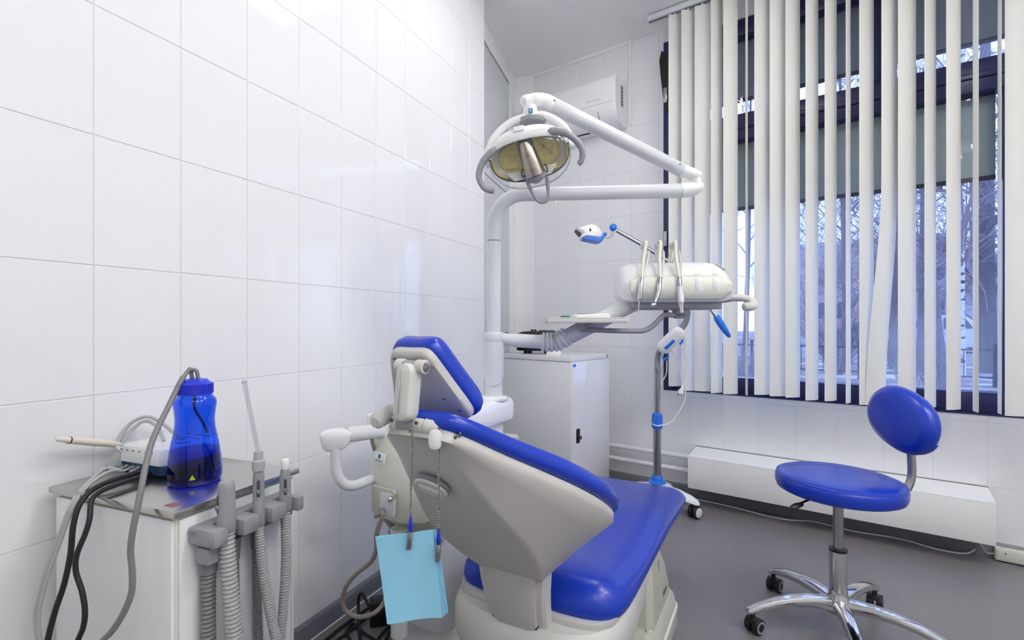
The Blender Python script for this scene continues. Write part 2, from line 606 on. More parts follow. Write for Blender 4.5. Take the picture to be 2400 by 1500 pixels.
# ------------------------------------------------------------------ ceiling lamps (open four-tube fittings)
def ceiling_lamp(x, y, label, tube='tube'):
    a = math.radians(24.4)
    X, Y = V((math.cos(a), -math.sin(a), 0)), V((math.sin(a), math.cos(a), 0))
    O = V((x, y, CEIL))
    t = thing('ceiling_lamp', label, 'ceiling lamp', O, 'four-tube ceiling lamps')
    R = Matrix((X, Y, V((0, 0, 1)))).transposed()
    part(t, 'tray', MB().box(O + V((0, 0, -.012)), (.595, .595, .02), R, .003), M['white'])
    for k in range(4):
        c = O + X * (-.205 + k * .1367) + V((0, 0, -.055))
        rr = [[c + Y * e + X * (.016 * math.cos(math.pi * q / 3)) + V((0, 0, .016 * math.sin(math.pi * q / 3))) for q in range(6)] for e in (-.27, .27)]
        part(t, 'tube', MB().add(rr[0] + rr[1], [(q, (q + 1) % 6, 6 + (q + 1) % 6, 6 + q) for q in range(6)]), M[tube], smooth=False)
        for e in (-.275, .275):
            part(t, 'tube_holder', MB().box(c + Y * e + V((0, 0, .012)), (.03, .012, .05), R, .002), M['white'])
    for k in range(3):
        c = O + X * (-.1367 + k * .1367) + V((0, 0, -.045))
        part(t, 'reflector_vane', MB().box(c, (.004, .54, .045), R), M['white'])
    return t
ceiling_lamp(.48, 1.95, 'four-tube lamp on the ceiling over the dental unit', 'tube_dim')
ceiling_lamp(1.2, .65, 'four-tube lamp on the ceiling between the dental chair and the stool')
ceiling_lamp(2.1, .25, 'added four-tube fill lamp on the ceiling near the right-hand wall')  # added to brighten stool, radiator and slats; no lamp known here
ceiling_lamp(1.3, -.7, 'four-tube lamp on the ceiling by the back wall')
ceiling_lamp(.2, -1.05, 'four-tube lamp on the ceiling behind the suction cart by the back wall', 'tube_dim')

# ------------------------------------------------------------------ window
OZ = V((0, 0, 0))
win = link('window_1', None, None, (0, 0, 0))
OFF[win.name] = V((0, 0, 0))
win['kind'] = 'structure'
def member(name, s0, s1, z0, z1, d0, d1, mat=None, bev=.004, parent=None):
    return part(parent or win, name, MB().obox(Wp(s0, d0, z0), WD * (s1 - s0), WN * (d1 - d0), V((0, 0, z1 - z0)), bev, 2), mat or M['navy'])
D0, D1 = -.11, -.012
member('jamb', S_W0, S_W0 + .06, SILL, HEAD, D0, .012)
member('jamb', S_W1 - .06, S_W1, SILL, HEAD, D0, D1)
member('bottom_rail', S_W0 + .06, S_W1 - .06, SILL, SILL + .105, D0, D1)
member('head_rail', S_W0 + .06, S_W1 - .06, HEAD - .10, HEAD, D0, D1)
member('transom', S_W0 + .06, S_W1 - .06, 2.25, 2.41, D0, D1)
member('transom_groove', S_W0 + .06, S_W1 - .06, 2.315, 2.345, D1, D1 + .012)
member('mullion', 2.145, 2.20, 2.41, HEAD - .10, D0, D1)
member('mullion', 2.655, 2.69, SILL + .105, 2.25, D0, D1)
member('mullion', 3.30, 3.36, 2.41, HEAD - .10, D0, D1)
member('window_sill', S_W0, S_W1, SILL - .004, SILL + .004, D1, .004, M['navy'], .001)
for k, (s0, s1, z0, z1) in enumerate(((S_W0 + .06, 2.655, SILL + .105, 2.25), (2.69, S_W1 - .06, SILL + .105, 2.25), (S_W0 + .06, 2.145, 2.41, HEAD - .10), (2.20, 3.30, 2.41, HEAD - .10), (3.36, S_W1 - .06, 2.41, HEAD - .10))):
    part(win, 'pane', MB().obox(Wp(s0, -.062, z0), WD * (s1 - s0), WN * .006, V((0, 0, z1 - z0))), M['glass'], smooth=False)
    zb = 1.853 if z1 < 2.3 else 2.535
    sh = member('roller_shade', s0 + .012, s1 - .012, zb, z1 + .004, -.1, -.097, M['shadeg'] if z1 < 2.3 else M['shaded'], .0005)
    member('shade_bar', s0 + .012, s1 - .012, zb - .022, zb, -.104, -.092, M['gap'], .002, sh)
for z in (2.58, 1.63):
    b = MB().obox(Wp(S_W0 + .005, .012, z), WD * .026, WN * .02, V((0, 0, .10)), .003)
    part(win, 'latch', b, M['tubesteel'])
cov = MB()
pts = [(0, 2.90), (-.03, 2.93), (-.045, 2.87), (-.035, 2.74), (-.022, 2.62), (.0, 2.52), (.03, 2.52), (.035, 2.93)]
cov.loft([[Wp(S_W0 + .025 + s, d + .004 * math.sin(9 * z), z) for s, z in pts] for d in (.012, .02, .03)])
part(win, 'torn_film', cov, M['black'])

# ------------------------------------------------------------------ vertical blind
BD = .20
bl_o = thing('vertical_blind', 'white vertical blind with long fabric slats hanging before the window', 'blind', Wp(1.0, BD, CEIL))
KB = 0.0
def on_blind(px):
    d = V(((px - 1200) / F_PX, 1, 0))
    n = -WN
    t = (Wp(0, BD, 0)).dot(n) / d.dot(n)
    P = d * t
    return (P - Wp(0, BD, 0)).dot(WD)
s_l = on_blind(1519)
tr = MB().obox(Wp(s_l, BD - .022, CEIL - .042), WD * (S_END - s_l - .03), WN * .044, V((0, 0, .034)), .006, 3)
part(bl_o, 'track', tr, M['enamel'])
part(bl_o, 'track_slot', MB().obox(Wp(s_l + .006, BD - .008, CEIL - .045), WD * (S_END - s_l - .04), WN * .016, V((0, 0, .004))), M['gplast2'])
SL = [(1567, 1598, 0, 0), (1597, 1629, 0, 0), (1628, 1665, 0, 0), (1666, 1693, 1, 0), (1695, 1729, 0, 0), (1748.6, 1752, -1, 0), (1768, 1804, 1, 0), (1804, 1842, 0, 0), (1841, 1875, 1, 0),
      (1888, 1918, 1, 0), (1933, 1961, 1, 0), (1982.5, 1994, 1, 0), (2014, 2048, 1, 0), (2066, 2103, 1, 1), (2104.5, 2147, 1, 0), (2167, 2194, 1, 0), (2218, 2252, 1, 0), (2280, 2293, -1, 0), (2340, 2347, -1, 0), (2355, 2412, 0, 0)]
W_SL = .089
random.seed(4)
extra = []
sx = on_blind(2412) + .02
while sx < S_END - .12:
    sx += .085
    extra.append(sx)
def slat(sc, ang, swing, zb):
    z1 = CEIL - .058
    m = MB()
    rings = []
    nz = 24 if swing else 5
    for j in range(nz + 1):
        f = j / nz
        z = z1 + (zb - z1) * f
        g = max(0, (f - .52) / .48) if swing else 0
        dy = (-.055 * g * g * (3 - 2 * g)) if swing else 0
        a = ang + (.35 * g if swing else 0)
        ux = WD * math.cos(a) + WN * math.sin(a)
        un = WN * math.cos(a) - WD * math.sin(a)
        C = Wp(sc + dy, BD, z)
        row = []
        for k in range(7):
            u = (k / 6 - .5)
            row.append(C + ux * u * W_SL + un * (.007 * (1 - 4 * u * u)))
        rings.append([p for p in row] + [p - un * .0009 for p in row[::-1]])
    m.loft(rings)
    o = part(bl_o, 'slat', m, M['slat'])
    part(o, 'hanger', MB().obox(Wp(sc - .006, BD - .003, z1 - .004), WD * .012, WN * .006, V((0, 0, .022)), .001, 1), M['clear'] if False else M['enamel'])
for i, (a, b, sg, swing) in enumerate(SL):
    mid = (a + b) / 2
    ray = V(((mid - 1200) / F_PX, 1, 0)).normalized()
    sc = on_blind(mid)
    P = Wp(sc, BD, 0)
    wperp = (b - a) * P.y / F_PX * math.sqrt(1) * (1 / math.sqrt(1 + ((mid - 1200) / F_PX) ** 2))
    k = min(1.0, wperp / W_SL)
    perp = V((ray.y, -ray.x, 0))
    off = math.acos(k)
    if sg == 0:
        sg = 1
    d = perp * math.cos(off) + ray * math.sin(off) * sg
    ang = math.atan2(d.dot(WN), d.dot(WD))
    slat(sc, ang, swing, .715 + random.uniform(-.006, .006) + (.02 if i == 0 else 0))
for sx in extra:
    slat(sx, random.uniform(.5, 1.2), 0, .715)

# ------------------------------------------------------------------ things on the walls and along the skirting
def s_at(px, d):
    dr = V(((px - 1200) / F_PX, 1, 0))
    n = -WN
    t = (Wp(0, d, 0)).dot(n) / dr.dot(n)
    return (dr * t - Wp(0, d, 0)).dot(WD)

def fl(px, py, z=0.004):
    """point of a photograph position on the plane at height z"""
    Y = (CAM_H - z) * F_PX / (py - HOR)
    return pix(px, py, Y)

def at_z(px, py, z):
    return fl(px, py, z)

# air conditioner
ac = thing('air_conditioner', 'white split air conditioner high on the tiled wall beside the window', 'air conditioner', Wp(.40, 0, 2.48))
prof = crv([(0, 2.485), (.07, 2.472), (.14, 2.488), (.185, 2.53), (.206, 2.60), (.208, 2.70), (.197, 2.775), (.165, 2.797), (.08, 2.80), (0, 2.80)], 4)
S0, S1 = .01, .772
m = MB()
m.loft([[Wp(s, p.x * k, p.y + (0 if k == 1 else (2.64 - p.y) * (1 - k))) for p in [V((q[0], q[1], 0)) for q in [(a.x, a.y) for a in prof]]] for s, k in ((S0, .97), (S0 + .012, 1), (S1 - .012, 1), (S1, .97))])
body = part(ac, 'body', m, M['white'])
def ac_strip(name, s0, s1, i0, i1, lift, mat, par):
    pr = prof[i0:i1 + 1]
    ring = []
    for s in (s0, s1):
        a = [Wp(s, p.x + lift * .9, p.y - lift * .5) for p in pr]
        b = [Wp(s, p.x * .985, p.y * .9995) for p in pr[::-1]]
        ring.append(a + b)
    return part(par, name, MB().loft(ring), mat)
ac_strip('flap_gap', .085, .645, 5, 14, .0004, M['gap'], ac)
ac_strip('flap', .088, .641, 6, 15, .0022, M['white'], ac)
part(ac, 'front_seam', MB().obox(Wp(.02, .2060, 2.607), WD * .74, WN * .0015, V((0, 0, .0018))), M['gplast'])
def ac_front(s, z):
    X = WD
    Yv = V((0, 0, 1))
    return frame(Wp(s, .2098, z), X, Yv, WN)
text(ac, 'brand_mark', 'AUX', ac_front(.30, 2.665), .028, M['greyink'])
part(ac, 'print_line', MB().obox(Wp(.56, .2085, 2.64), WD * .11, WN * .001, V((0, 0, .002))), M['greyink'])
lab = part(ac, 'rating_label', MB().obox(Wp(S1 - .0005, .075, 2.60), WD * .002, WN * .036, V((0, 0, .145))), M['gplast'])
for k in range(6):
    part(lab, 'label_print', MB().obox(Wp(S1 + .0014, .08, 2.612 + .022 * k), WD * .0008, WN * .026, V((0, 0, .008))), M['ink'])

tr1 = MB().obox(Wp(.79, 0, 2.50), WD * .016, WN * .018, V((0, 0, CEIL - 2.50)), .002)
o = struct('trim_1', tr1, M['paint'])
tr2 = MB().obox(Wp(.0, 0, CEIL - .022), WD * .79, WN * .016, V((0, 0, .022)), .002)
o = struct('trim_2', tr2, M['paint'])

# heating pipes and the radiator box
rb0, rb1 = s_at(1612, .19), s_at(2335, .19)
for z, lab in ((.266, 'upper white heating pipe running along the wall behind the white cabinet'), (.178, 'lower white heating pipe just above the skirting behind the white cabinet')):
    p = thing('heating_pipe', lab, 'pipe', Wp(.25, .05, z))
    part(p, 'pipe_run', MB().tube([Wp(.22, .05, z), Wp(rb0 + .08, .05, z)], .0155, 14), M['white'])
    part(p, 'coupling', MB().cyl(Wp(rb0 - .06, .05, z), Wp(rb0 - .02, .05, z), .0185, n=14), M['white'])
    part(p, 'bracket', MB().obox(Wp(.70, 0, z - .006), WD * .01, WN * .05, V((0, 0, .012))), M['enamel'])
rad = thing('radiator_cover', 'long white boxed radiator cover under the window', 'radiator', Wp((rb0 + rb1) / 2, .1, .115))
LB = rb1 - rb0
part(rad, 'front_panel', MB().obox(Wp(rb0, .178, .115), WD * LB, WN * .012, V((0, 0, .192)), .002), M['paint'])
tp = [(0, .331), (.19, .309), (.19, .297), (0, .319)]
part(rad, 'top_panel', MB().loft([[Wp(s, d, z) for d, z in tp] for s in (rb0, rb1)]), M['paint'])
for s in (rb0, rb1 - .012):
    part(rad, 'end_panel', MB().obox(Wp(s, .004, .118), WD * .012, WN * .174, V((0, 0, .18)), .001), M['paint'])
part(rad, 'wall_seam', MB().obox(Wp(rb0 - .002, 0, .30), WD * (LB + .004), WN * .004, V((0, 0, .034))), M['gplast2'])
# floor cord
fw = lambda px, d: Wp(s_at(px, d), d, .004)
path = [fw(1618, .05), fw(1680, .045), fw(1740, .06), fw(1800, .085), fw(1850, .075), fl(1905, 1222), fl(1950, 1233), fl(2010, 1247), fl(2070, 1256), fl(2130, 1268), fl(2180, 1283), fl(2225, 1293), fl(2262, 1297), at_z(2282, 1290, .02), at_z(2294, 1276, .045), Wp(rb1 - .07, .12, .13)]
solo('floor_cable', MB().tube(crv(path, 6), .0042, 8), M['enamel'], 'thin white cable lying on the floor below the radiator cover', 'cable', path[0])
# power strip at the right edge of the skirting
ps = thing('power_trunking', 'cream plastic socket trunking on the skirting right of the radiator cover', 'trunking', Wp(s_at(2330, .03) + .3, .02, 0))
s0 = s_at(2330, .03)
part(ps, 'body', MB().obox(Wp(s0, .0135, .004), WD * .62, WN * .032, V((0, 0, .06)), .004), M['cream'])
part(ps, 'lid', MB().obox(Wp(s0 + .004, .045, .008), WD * .61, WN * .006, V((0, 0, .052)), .002), M['cream'])
part(ps, 'screw', MB().cyl(Wp(s0 + .035, .05, .045), Wp(s0 + .035, .0525, .045), .004, n=10), M['gplast2'])
part(ps, 'feed_wire', MB().tube(crv([Wp(rb1 - .06, .10, .12), Wp(rb1 - .03, .11, .07), Wp(s0 - .03, .06, .035), Wp(s0 + .01, .03, .03)], 5), .002, 6), M['enamel'])

# ------------------------------------------------------------------ white steel cabinet in the corner
CNr = V((.356, 2.98, 0))
e1, e2 = V((.64, .768, 0)), V((-.768, .64, 0))
CL1, CL2, CZ = .48, .575, .915
cab = thing('steel_cabinet', 'white steel cabinet with one locked door standing in the room corner', 'cabinet', CNr + e1 * .24 + e2 * .29)
part(cab, 'carcass', MB().obox(CNr + e1 * .004 + e2 * .004, e1 * (CL1 - .008), e2 * (CL2 - .008), V((0, 0, CZ - .032)), .003), M['white'])
part(cab, 'lid', MB().obox(CNr + V((0, 0, CZ - .03)), e1 * CL1, e2 * CL2, V((0, 0, .03)), .003), M['white'])
dr = part(cab, 'door', MB().obox(CNr + e1 * .008 - e2 * .004 + V((0, 0, .03)), e1 * (CL1 - .014), e2 * .012, V((0, 0, CZ - .066)), .002), M['whiteg'])
lk = CNr + e1 * .075 - e2 * .005
part(dr, 'lock_plate', MB().pillow(rrect(.036, .088, .008), [(0, -.001), (0, .004), (.003, .006)], frame(lk + V((0, 0, .424)), e1, V((0, 0, 1)), -e2)), M['black'])
part(dr, 'lock_knob', MB().cyl(lk + V((0, 0, .415)) + e1 * .006, lk + V((0, 0, .415)) + e1 * .006 - e2 * .02, .012, .011, 16, .002), M['dgrey'])
part(dr, 'sticker', MB().obox(CNr + e1 * .02 - e2 * .0052 + V((0, 0, CZ - .062)), e1 * .032, e2 * .0015, V((0, 0, .016))), M['cblue'])
part(cab, 'lid_slot', MB().pillow(sup(.004, .011, 2.2, 16), [(0, -.001), (0, .0008)], frame(CNr + e1 * (CL1 - .03) + V((0, 0, CZ - .014)), e1, V((0, 0, 1)), -e2)), M['gap'])
part(cab, 'lid_slot', MB().pillow(sup(.005, .010, 2.2, 16), [(0, -.001), (0, .0008)], frame(CNr + e2 * (CL2 - .03) + V((0, 0, CZ - .014)), -e2, V((0, 0, 1)), -e1)), M['gap'])

# black case on the cabinet
Pd = V((.17, 3.36, CZ))
dv = thing('equipment_case', 'low black plastic equipment case with a knobbed lid on the white cabinet', 'case', Pd)
X, Y, Z = V((.98, -.2, 0)), V((.2, .98, 0)), V((0, 0, 1))
ol = [(-.145, .09), (-.13, .035), (-.11, .02), (.09, .02), (.12, .035), (.145, .09), (.15, .115), (.135, .14), (.09, .152), (-.06, .152), (-.12, .14), (-.148, .115)]
ol = [(p.x, p.y) for p in crv([V((a, b, 0)) for a, b in ol], 3, True)]
part(dv, 'shell', MB().pillow(ol, [(.02, -.075), (.004, -.068), (0, -.05), (0, .05), (.004, .068), (.02, .075)], frame(Pd, X, Z, -Y)), M['black'])
part(dv, 'rim', MB().pillow([(p[0] * 1.012, p[1]) for p in ol if True], [(.006, -.006), (0, -.004), (0, .004), (.006, .006)], frame(Pd, X, Z, -Y)), M['dgrey'])
for sx in (-.075, -.045):
    part(dv, 'foot', MB().box(Pd + X * sx + V((0, 0, .012)), (.016, .09, .024), Matrix((X, Y, Z)).transposed(), .002), M['black'])
    part(dv, 'foot', MB().box(Pd - X * (sx - .02) + V((0, 0, .012)), (.016, .09, .024), Matrix((X, Y, Z)).transposed(), .002), M['black'])
for sx in (-.033, -.012):
    part(dv, 'knob', MB().cyl(Pd + X * sx + Z * .150, Pd + X * sx + Z * .164, .009, n=14, bev=.002), M['black'])
part(dv, 'clasp', MB().tube([Pd + X * .02 + Z * .157 - Y * .03, Pd + X * .06 + Z * .158 - Y * .03, Pd + X * .095 + Z * .154 - Y * .03], [.005, .004, .005], 8), M['tubesteel'])
part(dv, 'handle', MB().tube(crv([Pd + X * .09 + Z * .154 - Y * .03, Pd + X * .12 + Z * .152 - Y * .03, Pd + X * .15 + Z * .138 - Y * .03], 4), .006, 8), M['dgrey'])
pk = V((.27, 3.17, CZ))
rp = MB()
rp.pillow([(p[0] + .008 * math.sin(7 * p[1] * 40), p[1]) for p in sup(.05, .035, 2.6, 26)], [(.004, .0), (0, .006), (.004, .020), (.016, .027), (.03, .024)], frame(pk, V((.9, -.3, 0)).normalized(), V((.3, .9, 0)).normalized(), Z))
solo('paper_packet', rp, M['paper'], 'small crumpled cream paper packet on the white cabinet', 'packet', pk)

# ------------------------------------------------------------------ whitening lamp on a wheeled stand
SP = V((.873, 2.95, 0))
st = thing('whitening_lamp', 'white and blue tooth whitening lamp on a wheeled chrome pole stand', 'lamp', SP)
def sp(px, py, dy=0):
    return pix(px, py, 2.95 + dy)
hub = MB().lathe([(.005, .118), (.075, .12), (.085, .13), (.07, .150), (.04, .165), (.02, .168)], Matrix.Translation(SP))
bs = part(st, 'base_hub', hub, M['white'])
for k, (dx, dy) in enumerate(((.19, -.13), (-.13, -.19), (-.19, .13), (.12, .15))):
    d = V((dx, dy, 0))
    L = d.length
    d.normalize()
    w = V((-d.y, d.x, 0))
    rings = []
    for f, hw, z0, z1 in ((.0, .05, .115, .155), (.25, .048, .108, .152), (.55, .042, .098, .143), (.85, .034, .085, .122), (1.0, .026, .078, .104), (1.06, .012, .076, .090)):
        c = SP + d * (L * f)
        rings.append([c + w * hw * a + V((0, 0, z0 + (z1 - z0) * b)) for a, b in ((-1, .15), (-.9, .6), (-.5, .95), (0, 1), (.5, .95), (.9, .6), (1, .15), (.6, 0), (-.6, 0))])
    lg = part(st, 'leg', MB().loft(rings), M['white'])
    c = SP + d * (L * .95)
    tn = V((.78, -.62, 0)) if k != 0 else V((.55, -.83, 0)).normalized()
    for off in (-.018, .018):
        cc = c + tn * off + V((0, 0, .036))
        wh = part(lg, 'caster', MB().cyl(cc - tn * .009, cc + tn * .009, .036, n=24, bev=.004), M['rubber'])
        if off > 0:
            part(lg, 'hub_cap', MB().cyl(cc + tn * .008, cc + tn * .012, .028, n=24, bev=.002), M['white'])
    part(lg, 'caster_stem', MB().cyl(c + V((0, 0, .05)), c + V((0, 0, .095)), .009, n=10), M['gplast2'])
part(st, 'pole_socket', MB().lathe([(.05, .163), (.052, .172), (.046, .176), (.034, .178), (.032, .205), (.028, .21), (.02, .21)], Matrix.Translation(SP)), M['cblue'])
part(st, 'lower_pole', MB().cyl(SP + V((0, 0, .17)), SP + V((0, 0, .51)), .0235, n=20), M['tubesteel'])
col = [(.026, .487), (.029, .49), (.030, .53), (.028, .575), (.024, .582)]
cm = MB().lathe(col, Matrix.Translation(SP))
for k in range(14):
    a = 2 * math.pi * k / 14
    cm.cyl(SP + V((.029 * math.cos(a), .029 * math.sin(a), .495)), SP + V((.028 * math.cos(a), .028 * math.sin(a), .57)), .003, n=6)
part(st, 'height_collar', cm, M['cblue'])
part(st, 'upper_pole', MB().cyl(SP + V((0, 0, .56)), SP + V((0, 0, .85)), .0175, n=20), M['tubesteel'])
part(st, 'pole_sleeve', MB().cyl(sp(1541, 873), sp(1541, 862), .021, n=18), M['clear'])
bend = crv([sp(1541, 866), sp(1541, 845), sp(1545, 826, -.02), sp(1560, 807, -.05), sp(1585, 782, -.09), sp(1603, 762, -.12), sp(1610, 742, -.15), sp(1611, 715, -.18), sp(1611, 660, -.23), sp(1609, 640, -.24)], 6)
part(st, 'bent_neck', MB().tube(bend, .0175, 16), M['gplast'])
# controller clipped on the neck
ca, cb = sp(1548, 820, -.075), sp(1597, 774, -.155)
axis = (cb - ca).normalized()
fwd = V((-.25, -1, -.2)).normalized()
side = axis.cross(fwd).normalized()
fwd = side.cross(axis)
MC = frame((ca + cb) / 2, axis, side, fwd)
ctl = part(st, 'controller', MB().pillow(rrect(.19, .085, .038), [(.02, -.02), (.004, -.014), (0, 0), (.004, .018), (.016, .026), (.03, .028)], MC), M['whiteg'])
part(ctl, 'button_pad', MB().pillow(rrect(.075, .018, .006), [(0, .024), (0, .0295), (.002, .0305)], MC @ Matrix.Translation((-.015, .008, 0))), M['cblue'])
part(ctl, 'cable_hook', MB().tube(crv([sp(1563, 826, -.05), sp(1566, 836, -.06), sp(1557, 842, -.07), sp(1553, 835, -.08)], 4), .006, 8), M['cblue'])
part(ctl, 'cable_hook', MB().tube(crv([sp(1592, 792, -.10), sp(1600, 800, -.11), sp(1594, 806, -.12)], 4), .006, 8), M['cblue'])
# rocker arm with head at one end and blue handle at the other
pv = sp(1611, 640, -.24)
part(st, 'rocker_joint', MB().ell(pv, (.032, .028, .032)), M['white'])
part(st, 'rocker_arm', MB().tube([sp(1445, 540, -.25), sp(1500, 571, -.25), sp(1560, 609, -.245), pv], .0115, 12), M['chrome'])
part(st, 'tail_rod', MB().tube([pv, sp(1648, 700, -.30), sp(1682, 747, -.31)], .0105, 12), M['chrome'])
hd = [sp(1678, 741, -.31), sp(1682, 747, -.31), sp(1690, 760, -.31), sp(1700, 775, -.31), sp(1709, 788, -.31), sp(1711, 791, -.31)]
part(st, 'tail_handle', MB().tube(hd, [.014, .019, .019, .016, .010, .003], 14), M['cblue'])
part(st, 'arm_knuckle', MB().ell(sp(1437, 533, -.25), (.021, .019, .021)), M['cblue'])
part(st, 'knuckle_link', MB().tube(crv([sp(1437, 540, -.25), sp(1432, 553, -.25), sp(1421, 556, -.25), sp(1418, 551, -.25)], 4), .009, 10), M['clear'])
part(st, 'head_knuckle', MB().ell(sp(1418, 549, -.25), (.011, .011, .011)), M['cblue'])
ho = [(1348, 537), (1356, 535), (1370, 530), (1382, 527), (1394, 529), (1405, 537), (1411, 548), (1412, 557), (1406, 563), (1396, 563), (1380, 561), (1366, 560), (1357, 562), (1359, 556), (1361, 551), (1352, 543)]
c0 = sp(1382, 547, -.25)
def head_ring(pts, dy, k):
    return [c0 + (sp(x, y, -.25) - c0) * k + V((0, dy, 0)) for x, y in pts]
hs = MB().loft([head_ring(ho, .055, .72), head_ring(ho, .048, .9), head_ring(ho, .03, .99), head_ring(ho, .0, 1.02), head_ring(ho, -.03, .97), head_ring(ho, -.048, .84), head_ring(ho, -.056, .6)])
hp = part(st, 'lamp_head', hs, M['whiteg'])
hb = [(1363, 560), (1375, 559), (1390, 561), (1402, 561), (1410, 557), (1414, 549), (1413, 559), (1408, 567), (1400, 570), (1385, 567), (1366, 563)]
part(hp, 'blue_rim', MB().loft([head_ring(hb, .05, .98), head_ring(hb, .03, 1.03), head_ring(hb, -.035, 1.03), head_ring(hb, -.053, .98)]), M['cblue'])
part(hp, 'lens_opening', MB().obox(sp(1352, 541, -.28), sp(1361, 552, -.25) - sp(1352, 541, -.25), V((0, .06, 0)), V((-.008, 0, .006))), M['dgrey'])
part(hp, 'diamond_mark', MB().pillow([(0, .011), (.007, 0), (0, -.011), (-.007, 0)], [(0, -.001), (0, .0012)], frame(sp(1383.5, 539, -.3055), V((1, 0, 0)), V((0, 0, 1)), V((0, -1, 0)))), M['ink'])
part(hp, 'round_button', MB().cyl(sp(1376, 543, -.295), sp(1376, 543, -.3035), .006, n=12), M['capblue'])
# its mains lead with plug
ld = crv([sp(1570, 818, -.06), sp(1582, 832, -.06), sp(1592, 860, -.055), sp(1599, 895, -.05), sp(1599, 912, -.05)], 6)
cord = thing('mains_lead', 'thin white mains lead with a plug hanging off the whitening lamp pole', 'cable', sp(1599, 912, -.05))
part(cord, 'wire', MB().tube(ld, .0036, 8), M['white'])
part(cord, 'wire', MB().tube(crv([sp(1599, 772, -.075), sp(1605, 800, -.07), sp(1604, 830, -.07), sp(1610, 850, -.07), sp(1603, 880, -.06), sp(1600, 905, -.05)], 6), .0036, 8), M['white'])
part(cord, 'wire', MB().tube(crv([sp(1604, 905, -.05), sp(1607, 930, -.05), sp(1600, 950, -.05), sp(1588, 970, -.05), sp(1575, 988, -.05), sp(1555, 996, -.05), sp(1535, 997, -.04), sp(1528, 985, .03), sp(1528, 950, .05), sp(1536, 920, .05), sp(1560, 880, .03), sp(1563, 845, .0)], 6), .0036, 8), M['white'])
pl = part(cord, 'plug', MB().tube([sp(1601, 900, -.05), sp(1599, 910, -.05), sp(1596, 917, -.05), sp(1594, 922, -.05)], [.006, .009, .017, .018], 12), M['white'])
for dx in (-4, 4):
    part(pl, 'pin', MB().cyl(sp(1594 + dx, 921, -.05), sp(1593 + dx, 928, -.05), .003, n=8), M['tubesteel'])

# ------------------------------------------------------------------ stool
SO = V((1.17, 1.76, 0))
stl = thing('operator_stool', 'blue vinyl operator stool with oval backrest on a polished five-star base', 'stool', SO)
TS = Matrix.Translation(SO + V((0, 0, .515))) @ Matrix.Rotation(math.radians(1.2), 4, 'Y')
seat = part(stl, 'seat', MB().lathe([(.02, .0), (.185, .0), (.196, .006), (.201, .020), (.201, .042), (.198, .050), (.193, .0535), (.190, .056), (.18, .0605), (.12, .0625), (.05, .063), (.01, .063)], TS, 64), M['vinyl'])
part(seat, 'seat_welt', MB().tube([TS @ V((.1955 * math.cos(a), .1955 * math.sin(a), .0525)) for a in [2 * math.pi * k / 72 for k in range(72)]], .0022, 6, closed=True), M['vinyl'])
part(stl, 'seat_plate', MB().lathe([(.02, -.014), (.12, -.012), (.13, .002), (.01, .002)], TS, 32).box(TS @ V((.05, -.04, -.015)), (.16, .06, .02), None, .006), M['black'])
lv = MB().tube(crv([TS @ V((-.06, -.02, -.008)), TS @ V((-.14, -.055, -.012)), TS @ V((-.175, -.07, -.018))], 4), .004, 8)
part(stl, 'height_lever', lv, M['black'])
part(stl, 'lever_paddle', MB().ell((0, 0, 0), (.030, .013, .008), frame(TS @ V((-.193, -.078, -.024)), V((.93, .36, .1)).normalized(), V((-.36, .93, 0)).normalized(), Z), 16, 8), M['black'])
part(stl, 'gas_piston', MB().cyl(SO + V((0, 0, .29)), SO + V((0, 0, .51)), .0165, n=24), M['tubesteel'])
part(stl, 'piston_top', MB().cyl(SO + V((0, 0, .48)), SO + V((0, 0, .507)), .022, .026, 20), M['black'])
part(stl, 'lift_sleeve', MB().lathe([(.026, .12), (.0285, .14), (.0285, .305), (.0275, .309), (.020, .309)], Matrix.Translation(SO), 32), M['chrome'])
part(stl, 'sleeve_ring', MB().lathe([(.0275, .303), (.029, .306), (.029, .313), (.018, .313)], Matrix.Translation(SO), 28), M['black'])
base = part(stl, 'star_hub', MB().lathe([(.02, .085), (.042, .09), (.048, .105), (.040, .130), (.031, .150), (.0288, .165), (.02, .165)], Matrix.Translation(SO), 32), M['chrome'])
for k in range(5):
    a = math.radians(177 - 72 * k)
    d = V((math.cos(a), math.sin(a), 0))
    w = V((-d.y, d.x, 0))
    rings = []
    for r_, zt, hw, th in ((.015, .140, .026, .045), (.05, .143, .024, .042), (.10, .145, .0225, .036), (.16, .140, .021, .032), (.22, .128, .019, .029), (.27, .112, .0175, .026), (.305, .096, .016, .024), (.318, .088, .013, .018)):
        c = SO + d * r_
        rings.append([c + w * hw * x + V((0, 0, zt - th + th * y)) for x, y in ((-.75, 0), (-1, .25), (-.98, .6), (-.7, .9), (0, 1), (.7, .9), (.98, .6), (1, .25), (.75, 0))])
    lg = part(stl, 'leg', MB().loft(rings), M['chrome'])
    ca = math.radians((-62, -50, -40, 20, -75)[k])
    t = V((math.cos(ca), math.sin(ca), 0))
    cw = SO + d * .30
    fo = V((-t.y, t.x, 0)) * .012
    cst = part(lg, 'caster_fork', MB().cyl(cw + V((0, 0, .05)), cw + V((0, 0, .078)), .0085, n=12).box(cw + fo * .4 + V((0, 0, .046)), (.036, .034, .02), Matrix.Rotation(ca, 3, 'Z'), .006), M['rubber'])
    for sg in (-1, 1):
        cc = cw + fo + t * sg * .0155 + V((0, 0, .0275))
        part(lg, 'caster_wheel', MB().cyl(cc - t * .0105, cc + t * .0105, .0275, n=28, bev=.004), M['rubber'])
        part(lg, 'caster_ring', MB().lathe([(.014, 0), (.0215, 0), (.0215, .0015), (.014, .0015)], aim(cc + t * sg * .0103, t * sg), 28), M['gplast'])
        part(lg, 'caster_cap', MB().cyl(cc + t * sg * .009, cc + t * sg * .0125, .0145, n=20, bev=.001), M['black'])
